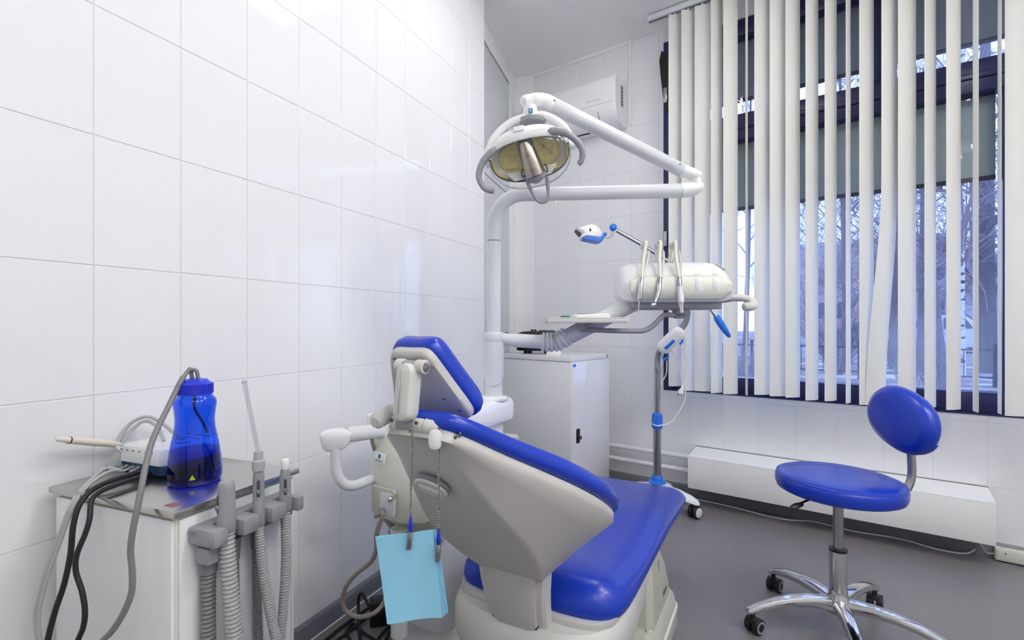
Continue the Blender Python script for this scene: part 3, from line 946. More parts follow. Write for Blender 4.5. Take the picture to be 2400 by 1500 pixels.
sup_p = crv([SO + V((.10, .005, .503)), SO + V((.19, .01, .500)), SO + V((.245, .012, .512)), SO + V((.272, .014, .555)), SO + V((.276, .016, .62)), SO + V((.270, .018, .69)), SO + V((.268, .018, .75))], 6)
part(stl, 'back_post', MB().tube(sup_p, .0135, 14), M['tubesteel'])
BO = SO + V((.245, .028, .768))
nx = V((-1, -.05, .10)).normalized()
tx = V((.05, -1, 0)).normalized()
tx = (tx - nx * tx.dot(nx)).normalized()
up = nx.cross(tx)
if up.z < 0:
    up = -up
MBk = frame(BO, tx, up, nx) @ Matrix.Rotation(math.radians(-20), 4, 'Z')
ol = []
for k in range(48):
    a = 2 * math.pi * k / 48
    ol.append((.146 * math.copysign(abs(math.cos(a)) ** .88, math.cos(a)), (.114 if math.sin(a) > 0 else .105) * math.copysign(abs(math.sin(a)) ** .92, math.sin(a))))
part(stl, 'backrest', MB().pillow(ol, [(.045, -.034), (.018, -.032), (.004, -.022), (0, -.008), (.002, .008), (.010, .020), (.028, .029)], MBk, True, False).loft([[MBk @ V((p[0], p[1], z_)) for p in shr(inset(ol, .028), k_)] for k_, z_ in ((1, .029), (.8, .034), (.55, .037), (.3, .0385), (.08, .039))], False, True), M['vinyl'], angle=70)
fold = MB()
for k in range(9):
    a = -.15 - k * .10
    fold.ell((.139 * math.cos(a), .104 * math.sin(a), -.020), (.007, .006, .012), MBk, 8, 6)
part(stl, 'gathered_edge', fold, M['vinyl'])

# ------------------------------------------------------------------ steel-topped suction cart by the left wall
KN = V((-.628, .915, 0))
k1, k2 = V((.365, .931, 0)), V((-.931, .365, 0))
KZ, KW, KD = .77, .385, .29
Z = V((0, 0, 1))
def Kp(al, be, z):
    return KN + k1 * al + k2 * be + Z * z
ct = thing('suction_cart', 'white suction cart with a brushed steel top beside the left wall', 'cart', Kp(KD / 2, KW / 2, 0))
part(ct, 'body', MB().obox(Kp(.006, .008, .07), k1 * (KD - .012), k2 * (KW - .016), Z * (KZ - .087), .004), M['cream'])
part(ct, 'front_panel', MB().obox(Kp(.000, .012, .085), k1 * .008, k2 * (KW - .02), Z * (KZ - .106), .003), M['white'])
part(ct, 'side_panel', MB().obox(Kp(.010, .001, .085), k1 * (KD - .024), k2 * .008, Z * (KZ - .106), .003), M['white'])
part(ct, 'hinge_strip', MB().obox(Kp(KD - .011, .003, .085), k1 * .009, k2 * .008, Z * (KZ - .106), .002), M['cream'])
part(ct, 'steel_top', MB().obox(Kp(-.006, -.006, KZ - .0125), k1 * (KD + .012), k2 * (KW + .012), Z * .0125, .0012), M['steel'])
part(ct, 'warning_sticker', MB().obox(Kp(.010, .022, KZ), k1 * .020, k2 * .026, Z * .0004), M['faded'])
for a, b in ((.03, .03), (.03, KW - .03), (KD - .03, .03), (KD - .03, KW - .03)):
    part(ct, 'castor', MB().cyl(Kp(a - .012, b, .035), Kp(a + .012, b, .035), .035, n=20, bev=.004).cyl(Kp(a, b, .03), Kp(a, b, .075), .012, n=10), M['rubber'])
# holder bar on the side of the cart
def Hp(al, o, z):                      # along the side, outward from it, up
    return KN + k1 * al - k2 * o + Z * z
R1 = Matrix((k1, -k2, Z)).transposed()
hd = thing('hose_holder', 'grey plastic holder bar for suction handpieces on the side of the cart', 'holder', Hp(.13, .006, .70))
part(hd, 'back_plate', MB().obox(Hp(.062, 0.000, .672), k1 * .20, -k2 * .020, Z * .030, .004), M['gplast2'])
part(hd, 'warning_print', MB().obox(Hp(.128, .0205, .682), k1 * .03, -k2 * .0008, Z * .01), M['red'])
def fin(al0, al1):
    part(hd, 'prong', MB().obox(Hp(al0, .0, .698), k1 * (al1 - al0), -k2 * .074, Z * .034, .007), M['gplast'])
for a0, a1 in ((.022, .053), (.085, .124), (.153, .196), (.222, .243)):
    fin(a0, a1)
part(hd, 'top_rail', MB().obox(Hp(.022, 0, .712), k1 * .222, -k2 * .030, Z * .020, .005), M['gplast'])
part(hd, 'latch_tab', MB().obox(Hp(.03, .012, .660), k1 * .03, -k2 * .035, Z * .032, .004), M['gplast'])

def corr(path, r, amp, pitch, n=12):
    """ribbed hose along a path"""
    P = [V(p) for p in path]
    L = [0]
    for i in range(1, len(P)):
        L.append(L[-1] + (P[i] - P[i - 1]).length)
    tot = L[-1]
    k = max(4, int(tot / pitch) * 4)
    out, rr = [], []
    j = 0
    for i in range(k + 1):
        s = tot * i / k
        while j < len(L) - 2 and L[j + 1] < s:
            j += 1
        f = (s - L[j]) / max(1e-9, L[j + 1] - L[j])
        out.append(P[j].lerp(P[j + 1], f))
        rr.append(r + (amp, amp * .6, -amp, -amp * .2)[i % 4])
    return MB().tube(out, rr, n)

def suction(al, r, ztop, zbot, name, label, mouth, hose_r, drop, back):
    t = thing(name, label, 'suction hose', Hp(al, .055, .70), 'suction handpieces on the cart')
    c = lambda z: Hp(al, .052, z)
    if mouth == 'wide':
        pr = [(r * .80, ztop), (r * .98, ztop - .006), (r * 1.02, ztop - .012), (r * 1.06, zbot + .035), (r * 1.12, zbot + .03), (r * 1.15, zbot + .003), (r * 1.05, zbot)]
    else:
        pr = [(r * .62, ztop), (r * .85, ztop - .006), (r, ztop - .018), (r * 1.05, zbot + .035), (r * 1.18, zbot + .03), (r * 1.2, zbot + .003), (r * 1.1, zbot)]
    O = c(0)
    hp = part(t, 'handpiece', MB().lathe(pr, Matrix.Translation(O), 28), M['gplast'])
    sd = (V((-.6, -.8, 0)) if mouth == 'wide' else V((.45, -.9, 0))).normalized()
    part(hp, 'slide_groove', MB().box(O + sd * r * .96 + Z * (ztop - .040), (.006, .005, .034), Matrix.Rotation(math.atan2(sd.y, sd.x) + math.pi / 2, 3, 'Z'), .001), M['dgrey'])
    part(hp, 'slide_knob', MB().ell(O + sd * (r * 1.05) + Z * (ztop - .047), (.005, .005, .006), None, 10, 8), M['gplast2'])
    hz = [O + Z * (zbot + .004)] + drop
    part(t, 'hose', corr(crv(hz, 8), hose_r, hose_r * .13, hose_r * .62), M['hose'])
    part(t, 'hose_return', corr(crv(back, 8), hose_r * .92, hose_r * .12, hose_r * .62), M['hosed'])
    part(t, 'hose_socket', MB().cyl(back[-1] + Z * .035, back[-1] - Z * .01, hose_r * 1.35, hose_r * 1.15, 20), M['gplast2'])
    return t, O
lo1 = Hp(.085, .085, .10)
suction(.064, .0150, .812, .716, 'suction_hose', 'thick suction handpiece with an open mouth in the cart holder', 'wide', .0135,
        [Hp(.066, .058, .62), Hp(.072, .066, .50), Hp(.084, .078, .36), Hp(.092, .085, .22), Hp(.086, .07, .12), Hp(.070, .045, .10)],
        [Hp(.070, .045, .10), Hp(.060, .030, .14), Hp(.055, .020, .30), Hp(.052, .018, .50), Hp(.052, .018, .645)])
t2, O2 = suction(.138, .0108, .818, .700, 'saliva_hose', 'slim suction handpiece holding a long clear saliva tube in the cart holder', 'slim', .0095,
        [Hp(.143, .060, .60), Hp(.160, .075, .46), Hp(.185, .092, .34), Hp(.21, .10, .20), Hp(.20, .08, .12), Hp(.17, .05, .10)],
        [Hp(.17, .05, .10), Hp(.15, .03, .14), Hp(.13, .020, .30), Hp(.112, .018, .50), Hp(.108, .018, .645)])
part(t2, 'tube_adapter', MB().lathe([(.0125, .814), (.0125, .833), (.009, .836), (.009, .853), (.005, .854)], Matrix.Translation(O2), 20), M['hose'])
ta, tb = O2 + Z * .85, O2 + Z * 1.0 + V((-.028, -.004, 0))
part(t2, 'saliva_tube', MB().tube([ta, tb], .0045, 12), M['clear'])
part(t2, 'tube_tip', MB().tube([tb - (tb - ta) * .03, tb, tb + (tb - ta) * .02], [.0055, .0055, .0035], 12), M['clear'])
t3, O3 = suction(.208, .0115, .800, .706, 'capped_suction_hose', 'slim suction handpiece with a white ribbed cap in the cart holder', 'slim', .0095,
        [Hp(.207, .055, .60), Hp(.197, .058, .50), Hp(.178, .060, .36), Hp(.165, .060, .22), Hp(.165, .05, .12), Hp(.18, .03, .10)],
        [Hp(.18, .03, .10), Hp(.19, .02, .16), Hp(.175, .018, .30), Hp(.165, .018, .50), Hp(.163, .018, .645)])
part(t3, 'cap', MB().lathe([(.008, .798), (.0085, .806), (.0085, .816), (.007, .818)], Matrix.Translation(O3), 20), M['paper'])

# ------------------------------------------------------------------ ultrasonic scaler on the cart
def chamf(x0, x1, y0, y1, c):
    return [(x0 + c, y0), (x1 - c, y0), (x1, y0 + c), (x1, y1 - c), (x1 - c, y1), (x0 + c, y1), (x0, y1 - c), (x0, y0 + c)]
MS = frame(Kp(.115, .205, KZ), k2, k1, Z)       # x to the left along the front, y to the back
sc = thing('ultrasonic_scaler', 'white and teal ultrasonic scaler box with cables on the steel cart top', 'scaler', Kp(.18, .29, KZ))
ox = chamf(0, .168, 0, .15, .018)
part(sc, 'lower_case', MB().pillow(ox, [(.004, .004), (.002, .006), (0, .010), (0, .030)], MS), M['tealbase'])
part(sc, 'upper_case', MB().pillow(ox, [(-.001, .028), (-.001, .032), (0, .060), (.003, .064), (.012, .066)], MS), M['white'])
for a, b in ((.02, .02), (.148, .02), (.02, .13), (.148, .13)):
    part(sc, 'foot', MB().cyl(MS @ V((a, b, 0)), MS @ V((a, b, .006)), .008, n=12), M['black'])
def sbox(name, x, y, z, sx, sy, sz, mat, par=sc):
    return part(par, name, MB().box(MS @ V((x, y, z)), (sx, sy, sz), MS.to_3x3(), .0006, 1), mat)
for k in range(6):
    sbox('indicator', .150 - k * .0215, .0005, .055, .006, .0025, .003, M['ink'])
    sbox('panel_print', .150 - k * .0215, .0003, .046 - (k % 2) * .003, .010, .0012, .0018, M['greyink'])
    sbox('panel_symbol', .150 - k * .0215, .0003, .038, .007, .0012, .003, M['ink'])
for k in range(3):
    sbox('top_button', .110 - k * .034, .135, .0665, .018, .006, .0012, M['tealbase'])
sbox('top_print', .07, .105, .0666, .075, .003, .0006, M['greyink'])
part(sc, 'brand_swoosh', MB().tube(crv([MS @ V((.055, .062, .0668)), MS @ V((.038, .055, .0668)), MS @ V((.026, .064, .0668)), MS @ V((.018, .072, .0668))], 5), .0009, 6), M['red'])
part(sc, 'control_knob', MB().cyl(MS @ V((.150, -.002, .017)), MS @ V((.150, -.030, .017)), .0095, .0085, 18, .001), M['gplast'])
for x in (.122, .100, .080):
    part(sc, 'connector', MB().cyl(MS @ V((x, 0, .017)), MS @ V((x, -.012, .017)), .0068, n=14).cyl(MS @ V((x, -.01, .017)), MS @ V((x, -.024, .015)), .0045, n=12), M['tubesteel'])
part(sc, 'metal_tab', MB().box(MS @ V((.082, -.03, .013)), (.004, .022, .003), MS.to_3x3()), M['chrome'])
# cables to the front and over the edge
def cable(name, label, start, pts, r, mat, grp=None):
    path = crv([start] + pts, 8)
    return solo(name, MB().tube(path, r, 10), mat, label, 'cable', path[len(path) // 2], grp)
F = lambda px, py, Y: pix(px, py, Y)
cable('scaler_hose', 'pale grey twin hose from the scaler box drooping off the cart edge', MS @ V((.122, -.022, .015)), [F(245, 1099, 1.10), F(222, 1118, 1.07), F(190, 1150, 1.03), F(165, 1190, 1.0), F(135, 1270, .985), F(110, 1340, .98), F(92, 1400, .975), F(84, 1450, .97), F(90, 1500, .965), F(110, 1580, .96)], .0048, M['hose'], 'cables from the scaler')
cable('scaler_hose', 'pale grey thin hose from the scaler box drooping off the cart edge', MS @ V((.100, -.022, .015)), [F(262, 1104, 1.09), F(230, 1120, 1.065), F(196, 1150, 1.025), F(172, 1188, .995), F(142, 1268, .98), F(117, 1338, .975), F(99, 1398, .97), F(90, 1450, .965), F(95, 1500, .96), F(116, 1580, .955)], .0036, M['hose'], 'cables from the scaler')
cable('power_cable', 'thick black cable leaving the scaler box straight down the cart front', MS @ V((.060, -.006, .014)), [F(308, 1112, 1.08), F(265, 1125, 1.04), F(220, 1146, 1.005), F(188, 1180, .975), F(172, 1230, .962), F(165, 1300, .955), F(150, 1370, .95), F(130, 1430, .945), F(112, 1500, .94), F(100, 1580, .935)], .0052, M['rubber'])
cable('pedal_cable', 'wavy black cable from the scaler box snaking down the cart front', MS @ V((.040, -.006, .012)), [F(325, 1118, 1.07), F(285, 1132, 1.03), F(240, 1150, .99), F(215, 1172, .965), F(210, 1215, .95), F(200, 1250, .945), F(180, 1300, .94), F(178, 1340, .94), F(192, 1385, .935), F(199, 1430, .93), F(195, 1470, .93), F(180, 1510, .93), F(170, 1580, .93)], .0048, M['rubber'])
# bottle with blue cap
BP = Kp(.134, .133, KZ)
bt = thing('water_bottle', 'transparent blue water bottle with a ribbed cap on the steel cart top', 'bottle', BP)
TB = Matrix.Translation(BP)
wall_p = [(p.x, p.y) for p in crv([V((.0, .002, 0)), V((.044, .001, 0)), V((.0515, .008, 0)), V((.0525, .022, 0)), V((.0505, .050, 0)), V((.046, .085, 0)), V((.0400, .115, 0)), V((.0380, .138, 0)), V((.0400, .160, 0)), V((.0418, .172, 0)), V((.0400, .183, 0)), V((.034, .190, 0)), V((.0325, .198, 0))], 4)]
part(bt, 'bottle_wall', MB().lathe(wall_p, TB, 40), M['bottle'])
lq = [(max(0, r - .003), max(.005, z)) for r, z in wall_p if z < .072]
lq.append((lq[-1][0], .0725))
part(bt, 'liquid', MB().lathe(lq, TB, 40), M['liquid'])
cp = MB().lathe([(.030, .193), (.0345, .194), (.0345, .217), (.032, .219), (.028, .221), (.024, .226), (.008, .229), (.002, .229)], TB, 48)
for k in range(36):
    a = 2 * math.pi * k / 36
    cp.box(BP + V((.0347 * math.cos(a), .0347 * math.sin(a), .206)), (.0016, .0022, .020), Matrix.Rotation(a, 3, 'Z'))
part(bt, 'cap', cp, M['capblue'])
part(bt, 'dip_tube', MB().tube(crv([BP + V((0, 0, .2)), BP + V((.005, -.01, .165)), BP + V((.024, -.012, .135)), BP + V((.03, -.005, .11))], 5), .0028, 8), M['dgrey'])
part(bt, 'mark', MB().pillow([(0, .006), (.006, -.005), (-.006, -.005)], [(0, 0), (0, .0006)], frame(BP + V((.024, -.0465, .022)), V((.9, .44, 0)).normalized(), Z, V((.46, -.89, 0)).normalized())), M['lime'])
j = F(424, 893, 1.06)
for dx, top in ((-.006, 866), (.008, 868)):
    part(bt, 'outlet_tube', MB().tube(crv([BP + V((dx, 0, .222)), F(452 + dx * 900, top, 1.085), F(441, top + 3, 1.08), F(430, 884, 1.068), j], 6), .0042, 10), M['hosed'])
part(bt, 'feed_hose', MB().tube(crv([F(430, 884, 1.068), j, F(402, 938, 1.04), F(362, 1020, .98), F(344, 1080, .95), F(332, 1140, .925), F(322, 1190, .912), F(312, 1240, .905), F(306, 1290, .905), F(310, 1340, .905), F(308, 1390, .905), F(288, 1440, .905), F(262, 1480, .905), F(235, 1510, .905), F(200, 1580, .905)], 8), [.0036] + [.0056] * 112, 10), M['hosed'])
# ivory handpiece and its looped hoses behind the box
hp0, hp1 = F(131, 1029, 1.045), F(270, 1041, 1.17)
d = (hp1 - hp0)
hpw = thing('scaler_handpiece', 'ivory scaler handpiece lying at the end of the scaler box', 'handpiece', hp1)
part(hpw, 'grip', MB().tube([hp0 + d * f for f in (.2, .24, .6, 1.0, 1.1)], [.0060, .0074, .0082, .0074, .005], 16), M['ivory'])
part(hpw, 'nose', MB().tube([hp0 + d * f for f in (0, .02, .12, .2)], [.003, .0046, .0056, .0074], 16), M['ivory'])
part(hpw, 'seal_ring', MB().tube([hp0 + d * .195, hp0 + d * .215], .0079, 16), M['black'])
part(hpw, 'rest', MB().tube([hp1 + V((.0, .0, -.006)), hp1 + V((.02, .012, -.03)), MS @ V((.166, .10, .03))], .006, 10), M['enamel'])
for q, (a, b) in enumerate(((0, 0), (10, 9))):
    cable('scaler_loop_hose', ('taller outer light grey hose looping up behind the scaler box', 'lower inner light grey hose looping up behind the scaler box')[q], F(278 + a, 1036, 1.185), [F(298 + a, 1000 + b, 1.2), F(325 + a * .6, 981 + b, 1.21), F(350, 979 + b, 1.215), F(372 - a * .3, 992 + b, 1.2), F(384 - a * .5, 1012 + b, 1.19), F(388 - a * .4, 1034, 1.18)] if q else [F(298, 1000, 1.2), F(325, 981, 1.21), F(350, 977, 1.215), F(378, 990, 1.215), F(405, 1012, 1.21), F(430, 1030, 1.2)], .0042, M['hose'], 'loops behind the scaler')

# ------------------------------------------------------------------ dental unit: pedestal with basin top, column, delivery arm
RN = V((-.2145, 1.496, 0))
ux, uy = V((-.867, .498, 0)), V((.498, .867, 0))
def Up(x, y, z):
    return RN + ux * x + uy * y + Z * z
unit = thing('dental_unit', 'white dental unit with basin top, tall column and assistant arm beside the chair', 'dental unit', Up(.14, .25, 0))
MU = frame(RN, ux, uy, Z)
def uol(x0, x1, y0, y1, r):
    return [(p[0] + (x0 + x1) / 2, p[1] + (y0 + y1) / 2) for p in rrect(x1 - x0, y1 - y0, r, 6)]
part(unit, 'pedestal', MB().prism(uol(.035, .27, .05, .46, .05), .12, .75, MU, .012), M['enamel'])
top = part(unit, 'basin_top', MB().pillow(uol(0, .285, -.02, .49, .06), [(.03, .752), (.004, .756), (0, .768), (0, .815), (.006, .829), (.02, .836), (.05, .838)], MU), M['whiteg'])
part(top, 'splash_rim', MB().tube(crv([Up(.06, .03, .838), Up(.05, .2, .84), Up(.10, .30, .84), Up(.2, .3, .84), Up(.25, .2, .84), Up(.24, .05, .838)], 6), .008, 10), M['whiteg'])
part(top, 'basin_bowl', MB().lathe([(.085, .838), (.088, .852), (.094, .853), (.09, .845), (.06, .84), (.02, .839)], Matrix.Translation(Up(.15, .13, 0)), 36), M['whiteg'])
part(top, 'splash_guard', MB().obox(Up(.20, .02, .83), ux * .008, uy * .26, Z * .045, .004), M['whiteg'])
for a, b in ((.02, .14), (.02, .26)):
    part(top, 'tube_peg', MB().cyl(Up(a, b, .832), Up(a, b, .852), .005, .0035, 10), M['whiteg'])
# foot on the floor
ft = [(-.17, .10), (-.05, .02), (.12, .0), (.26, .06), (.34, .22), (.30, .42), (.16, .52), (.0, .5), (-.12, .40), (-.19, .25)]
ftc = [(p.x, p.y) for p in crv([V((a, b, 0)) for a, b in ft], 4, True)]
part(unit, 'foot', MB().pillow(ftc, [(.0, .0), (.0, .018), (.01, .03), (.05, .055), (.10, .085), (.13, .14)], MU), M['white'])
part(unit, 'foot_gasket', MB().pillow(ftc, [(.012, .027), (-.001, .028), (-.001, .034), (.012, .036)], MU), M['gplast'])
part(unit, 'drain_pipe', MB().cyl(Up(.19, .02, .10), Up(.19, .02, .45), .028, n=18), M['white'])
part(unit, 'drain_pipe', MB().cyl(Up(.25, .06, .10), Up(.25, .06, .42), .02, n=16), M['gplast'])
part(unit, 'foot_hose', MB().tube(crv([Up(.10, -.02, .12), Up(.03, -.05, .10), Up(-.06, -.04, .09), Up(-.14, .02, .08)], 6), .013, 12), M['gplast2'])
# cream front cover with recess and badge
g = []
for x, y0, z0, z1 in ((-.02, .05, .55, .74), (.0, .0, .53, .755), (.04, -.045, .515, .76), (.12, -.062, .505, .76), (.20, -.060, .505, .76), (.262, -.035, .52, .757), (.290, .03, .55, .745)):
    yb = .08
    g.append([Up(x, yb, z0), Up(x, y0 + .01, z0), Up(x, y0, z0 + .02), Up(x, y0 - .004, (z0 + z1) / 2), Up(x, y0 + .012, z1 - .03), Up(x, y0 + .03, z1), Up(x, yb, z1)])
cov = part(unit, 'front_cover', MB().loft(g), M['cream'])
nrm = -uy
MBd = frame(Up(.190, -.0665, .700), -ux, Z, nrm) @ Matrix.Rotation(math.radians(-7), 4, 'X') @ Matrix.Rotation(math.radians(-4), 4, 'Z')
bd = part(cov, 'badge', MB().prism(rrect(.046, .033, .003), 0, .003, MBd, .001), M['white'])
part(bd, 'badge_mark', MB().prism(rrect(.009, .013, .002), .003, .0038, MBd @ Matrix.Translation((0, .005, 0))), M['teal'])
text(bd, 'badge_lettering', 'FEDESA', MBd @ Matrix.Translation((0, -.0095, .0032)), .0095, M['gtext'])
part(cov, 'recess', MB().prism(rrect(.095, .085, .012), 0, .012, frame(Up(.168, -.066, .570), -ux, Z, nrm), .002), M['creamd'])
part(cov, 'recess_panel', MB().prism(rrect(.060, .070, .008), .008, .014, frame(Up(.148, -.067, .565), -ux, Z, nrm), .001), M['enamel'])
part(cov, 'tap', MB().cyl(Up(.118, -.076, .595), Up(.118, -.095, .595), .006, n=10).ell(Up(.118, -.097, .593), (.009, .009, .009), None, 12, 8), M['chrome'])
part(cov, 'hose_gland', MB().cyl(Up(.165, -.075, .542), Up(.165, -.092, .542), .014, .012, 16, .002), M['gplast'])
part(unit, 'waste_hose', MB().tube(crv([Up(.165, -.08, .542), Up(.168, -.105, .536), pix(897, 1205, 1.47), pix(883, 1250, 1.48), pix(882, 1290, 1.50), pix(868, 1318, 1.53), pix(835, 1345, 1.56), pix(811, 1375, 1.58), pix(803, 1405, 1.60), pix(811, 1432, 1.60), pix(840, 1446, 1.60), pix(875, 1438, 1.60), pix(898, 1415, 1.62), pix(905, 1390, 1.65)], 8), .0072, 12), M['taupe'])
part(unit, 'lower_skirt', MB().loft([[Up(x, y, z) for x, y in ((.02, .0), (.27, -.01), (.27, .3), (.02, .3))] for z in (.525, .50)] + [[Up(x, y, z) for x, y in ((.06, .10), (.22, .10), (.22, .3), (.06, .3))] for z in (.37,)]), M['creamd'])
part(unit, 'skirt_rib', MB().tube([Up(.262, .0, .505), Up(.245, .03, .45), Up(.19, .06, .375)], .009, 8), M['gplast'])
part(unit, 'model_plate', MB().prism(rrect(.022, .010, .002), 0, .0015, frame(Up(.12, -.008, .508), -ux, Z, nrm)), M['gtext'])
# white neck and assistant arm
part(unit, 'arm_neck', MB().prism(uol(.20, .30, -.03, .10, .02), .755, .82, MU, .006), M['white'])
A0, A1 = pix(900, 1008, 1.60), pix(812, 1019, 1.50)
part(unit, 'assistant_arm', MB().tube([A0 + (A0 - A1) * .3, A0, A1], .024, 20), M['enamel'])
part(unit, 'arm_knob', MB().cyl(pix(878, 1001, 1.56), pix(874, 990, 1.56), .009, .006, 10), M['gplast2'])
bc = pix(790, 1029, 1.50)
ax = (A1 - A0).normalized()
pr = [(-.041, .024), (.040, .028), (.040, -.008), (.027, -.024), (.005, -.033), (-.020, -.033), (-.036, -.024), (-.041, -.008)]
prc = [(p.x, p.y) for p in crv([V((a, b, 0)) for a, b in pr], 3, True)]
part(unit, 'arm_end_block', MB().pillow(prc, [(.012, -.034), (.002, -.028), (0, -.02), (0, .02), (.002, .028), (.012, .034)], frame(bc, V((1, .1, 0)).normalized(), Z, V((.1, -1, 0)).normalized())), M['white'])
part(unit, 'arm_handle', MB().tube(crv([pix(787, 1048, 1.48), pix(787, 1085, 1.48), pix(792, 1115, 1.48), pix(808, 1135, 1.49), pix(830, 1138, 1.51), pix(860, 1127, 1.55), pix(905, 1108, 1.62)], 6), .0155, 16), M['enamel'])
part(unit, 'arm_hose', MB().tube(crv([pix(872, 1018, 1.57), pix(873, 1035, 1.57), pix(879, 1055, 1.6), pix(892, 1080, 1.65)], 5), .0065, 8), M['taupe'])

# column and lamp boom
CC = V((-.069, 1.85, 0))
part(unit, 'column_flange', MB().lathe([(.055, .834), (.056, .842), (.05, .846), (.042, .848), (.03, .85)], Matrix.Translation(CC), 36), M['whiteg'])
part(unit, 'column', MB().lathe([(.0335, .835), (.0335, 1.02), (.0315, 1.05), (.03, 1.06)], Matrix.Translation(CC), 36), M['enamel'])
cup = []
for k in range(25):
    a = 2 * math.pi * k / 24
cupm = MB()
rings = []
for z, r in ((1.05, .039), (1.052, .0395), (.96, .0392)):
    rings.append([CC + V((r * math.cos(2 * math.pi * k / 36), r * math.sin(2 * math.pi * k / 36), z)) for k in range(36)])
low = []
for k in range(36):
    a = 2 * math.pi * k / 36
    f = math.cos(a + math.pi / 2)
    low.append(CC + V((.0385 * math.cos(a), .0385 * math.sin(a), .955 - .065 * max(0, f) ** .6)))
rings.append(low)
part(unit, 'column_collar', MB().loft(rings), M['gplast'] if False else M['enamel'])
part(unit, 'mast', MB().cyl(CC + Z * 1.05, CC + Z * 1.43, .0262, n=32), M['enamel'])
part(unit, 'mast_ring', MB().cyl(CC + Z * 1.428, CC + Z * 1.433, .0266, n=32), M['gplast'])
ZB = 1.607
bend = [CC + Z * 1.432, CC + Z * 1.49]
for k in range(1, 9):
    a = math.radians(90 * k / 8)
    bend.append(CC + V((.117 * (1 - math.cos(a)), 0, 1.49 + .117 * math.sin(a))))
E1 = pix(1600, 447, 1.80)
bend.append(E1)
part(unit, 'boom', MB().tube(bend, .0262, 28), M['enamel'])
J1 = pix(1632, 441, 1.795)
part(unit, 'boom_end', MB().tube(crv([E1 - V((.006, 0, 0)), E1 + V((.025, 0, .004)), J1 + V((.0, 0, .0)), J1 + V((.022, -.004, .014))], 4), [.0268] + [.0268] * 5 + [.0255, .024, .0225, .021, .019, .015, .008], 24), M['white'])
# delivery arm
part(unit, 'arm_clamp', MB().lathe([(.036, 1.048), (.0385, 1.052), (.0385, 1.082), (.036, 1.086), (.028, 1.088)], Matrix.Translation(CC), 36), M['enamel'])
q = [CC + V((.0, 0, 1.066)), pix(1195, 796, 1.85), pix(1210, 798, 1.85), pix(1262, 801, 1.85), pix(1272, 801, 1.85)]
part(unit, 'lower_arm', MB().tube(q, [.024, .022, .0262, .0262, .0275], 24), M['enamel'])
bell = []
br = []
bp = crv([pix(1268, 801, 1.85), pix(1285, 802, 1.85), pix(1300, 801, 1.85), pix(1315, 796, 1.845), pix(1330, 787, 1.84)], 10)
for i, p in enumerate(bp):
    bell.append(p)
    br.append(.0335 + (.0045 if (i % 6) in (2, 3) else (-.002 if i % 6 in (0, 5) else .002)))
br[0] = br[1] = .029
br[-1] = br[-2] = .0335
part(unit, 'bellows', MB().tube(bell, br, 28), M['enamel'])
A2a, A2b = pix(1318, 796, 1.845), pix(1520, 693, 1.86)
part(unit, 'upper_arm', MB().tube([A2a, A2a.lerp(A2b, .1), A2b], [.031, .031, .031], 28), M['enamel'])

# ------------------------------------------------------------------ operating lamp on its sprung arm
LC = pix(1240, 362, 1.60)
fz = V((-.10, -.95, -.27)).normalized()
fy = V((-.17, 0, .985))
fy = (fy - fz * fy.dot(fz)).normalized()
fx = fy.cross(fz)
ML = frame(LC, fx, fy, fz)
def Lq(x, y, z):
    return ML @ V((x, y, z))
lamp = thing('operating_lamp', 'white dental operating lamp with clear shield and grey grip handles', 'lamp', LC)
N_ = 56
def lol(rx, ryt, ryb, e=2.4):
    o = []
    for k in range(N_):
        a = 2 * math.pi * k / N_
        c, s = math.cos(a), math.sin(a)
        o.append((rx * math.copysign(abs(c) ** (2 / e), c), (ryt if s > 0 else ryb) * math.copysign(abs(s) ** (2 / e), s)))
    return o
oo = lol(.132, .082, .082)
# back housing
part(lamp, 'housing', MB().pillow(oo, [(.0, .0), (.002, -.02), (.012, -.045), (.03, -.062), (.05, -.068)], ML, False, True), M['white'])
# white visor crescent over the upper front
def arc(rx, ry, y0, z, n=30, e=2.3):
    o = []
    for k in range(n + 1):
        t = math.radians(6 + 168 * k / n)
        c, s_ = math.cos(t), math.sin(t)
        o.append(Lq(rx * math.copysign(abs(c) ** (2 / e), c), y0 + ry * abs(s_) ** (2 / e), z * (.35 + .65 * s_)))
    return o
sects = [arc(.130, .080, 0, -.020), arc(.134, .086, 0, .0), arc(.134, .086, 0, .020), arc(.131, .082, 0, .040), arc(.127, .068, 0, .058), arc(.124, .050, 0, .068), arc(.122, .043, 0, .066), arc(.124, .060, 0, .045), arc(.126, .066, 0, .0), arc(.124, .070, 0, -.018)]
n_ = len(sects[0])
vm = MB().loft([[r_[i] for r_ in sects] for i in range(n_)])
vz = part(lamp, 'visor', vm, M['white'], angle=60)
part(vz, 'switch_plate', MB().prism(rrect(.034, .022, .003), 0, .003, frame(Lq(-.014, .0775, .050), fx, (fy * .72 - fz * .69).normalized(), (fy * .69 + fz * .72).normalized()), .001), M['enamel'])
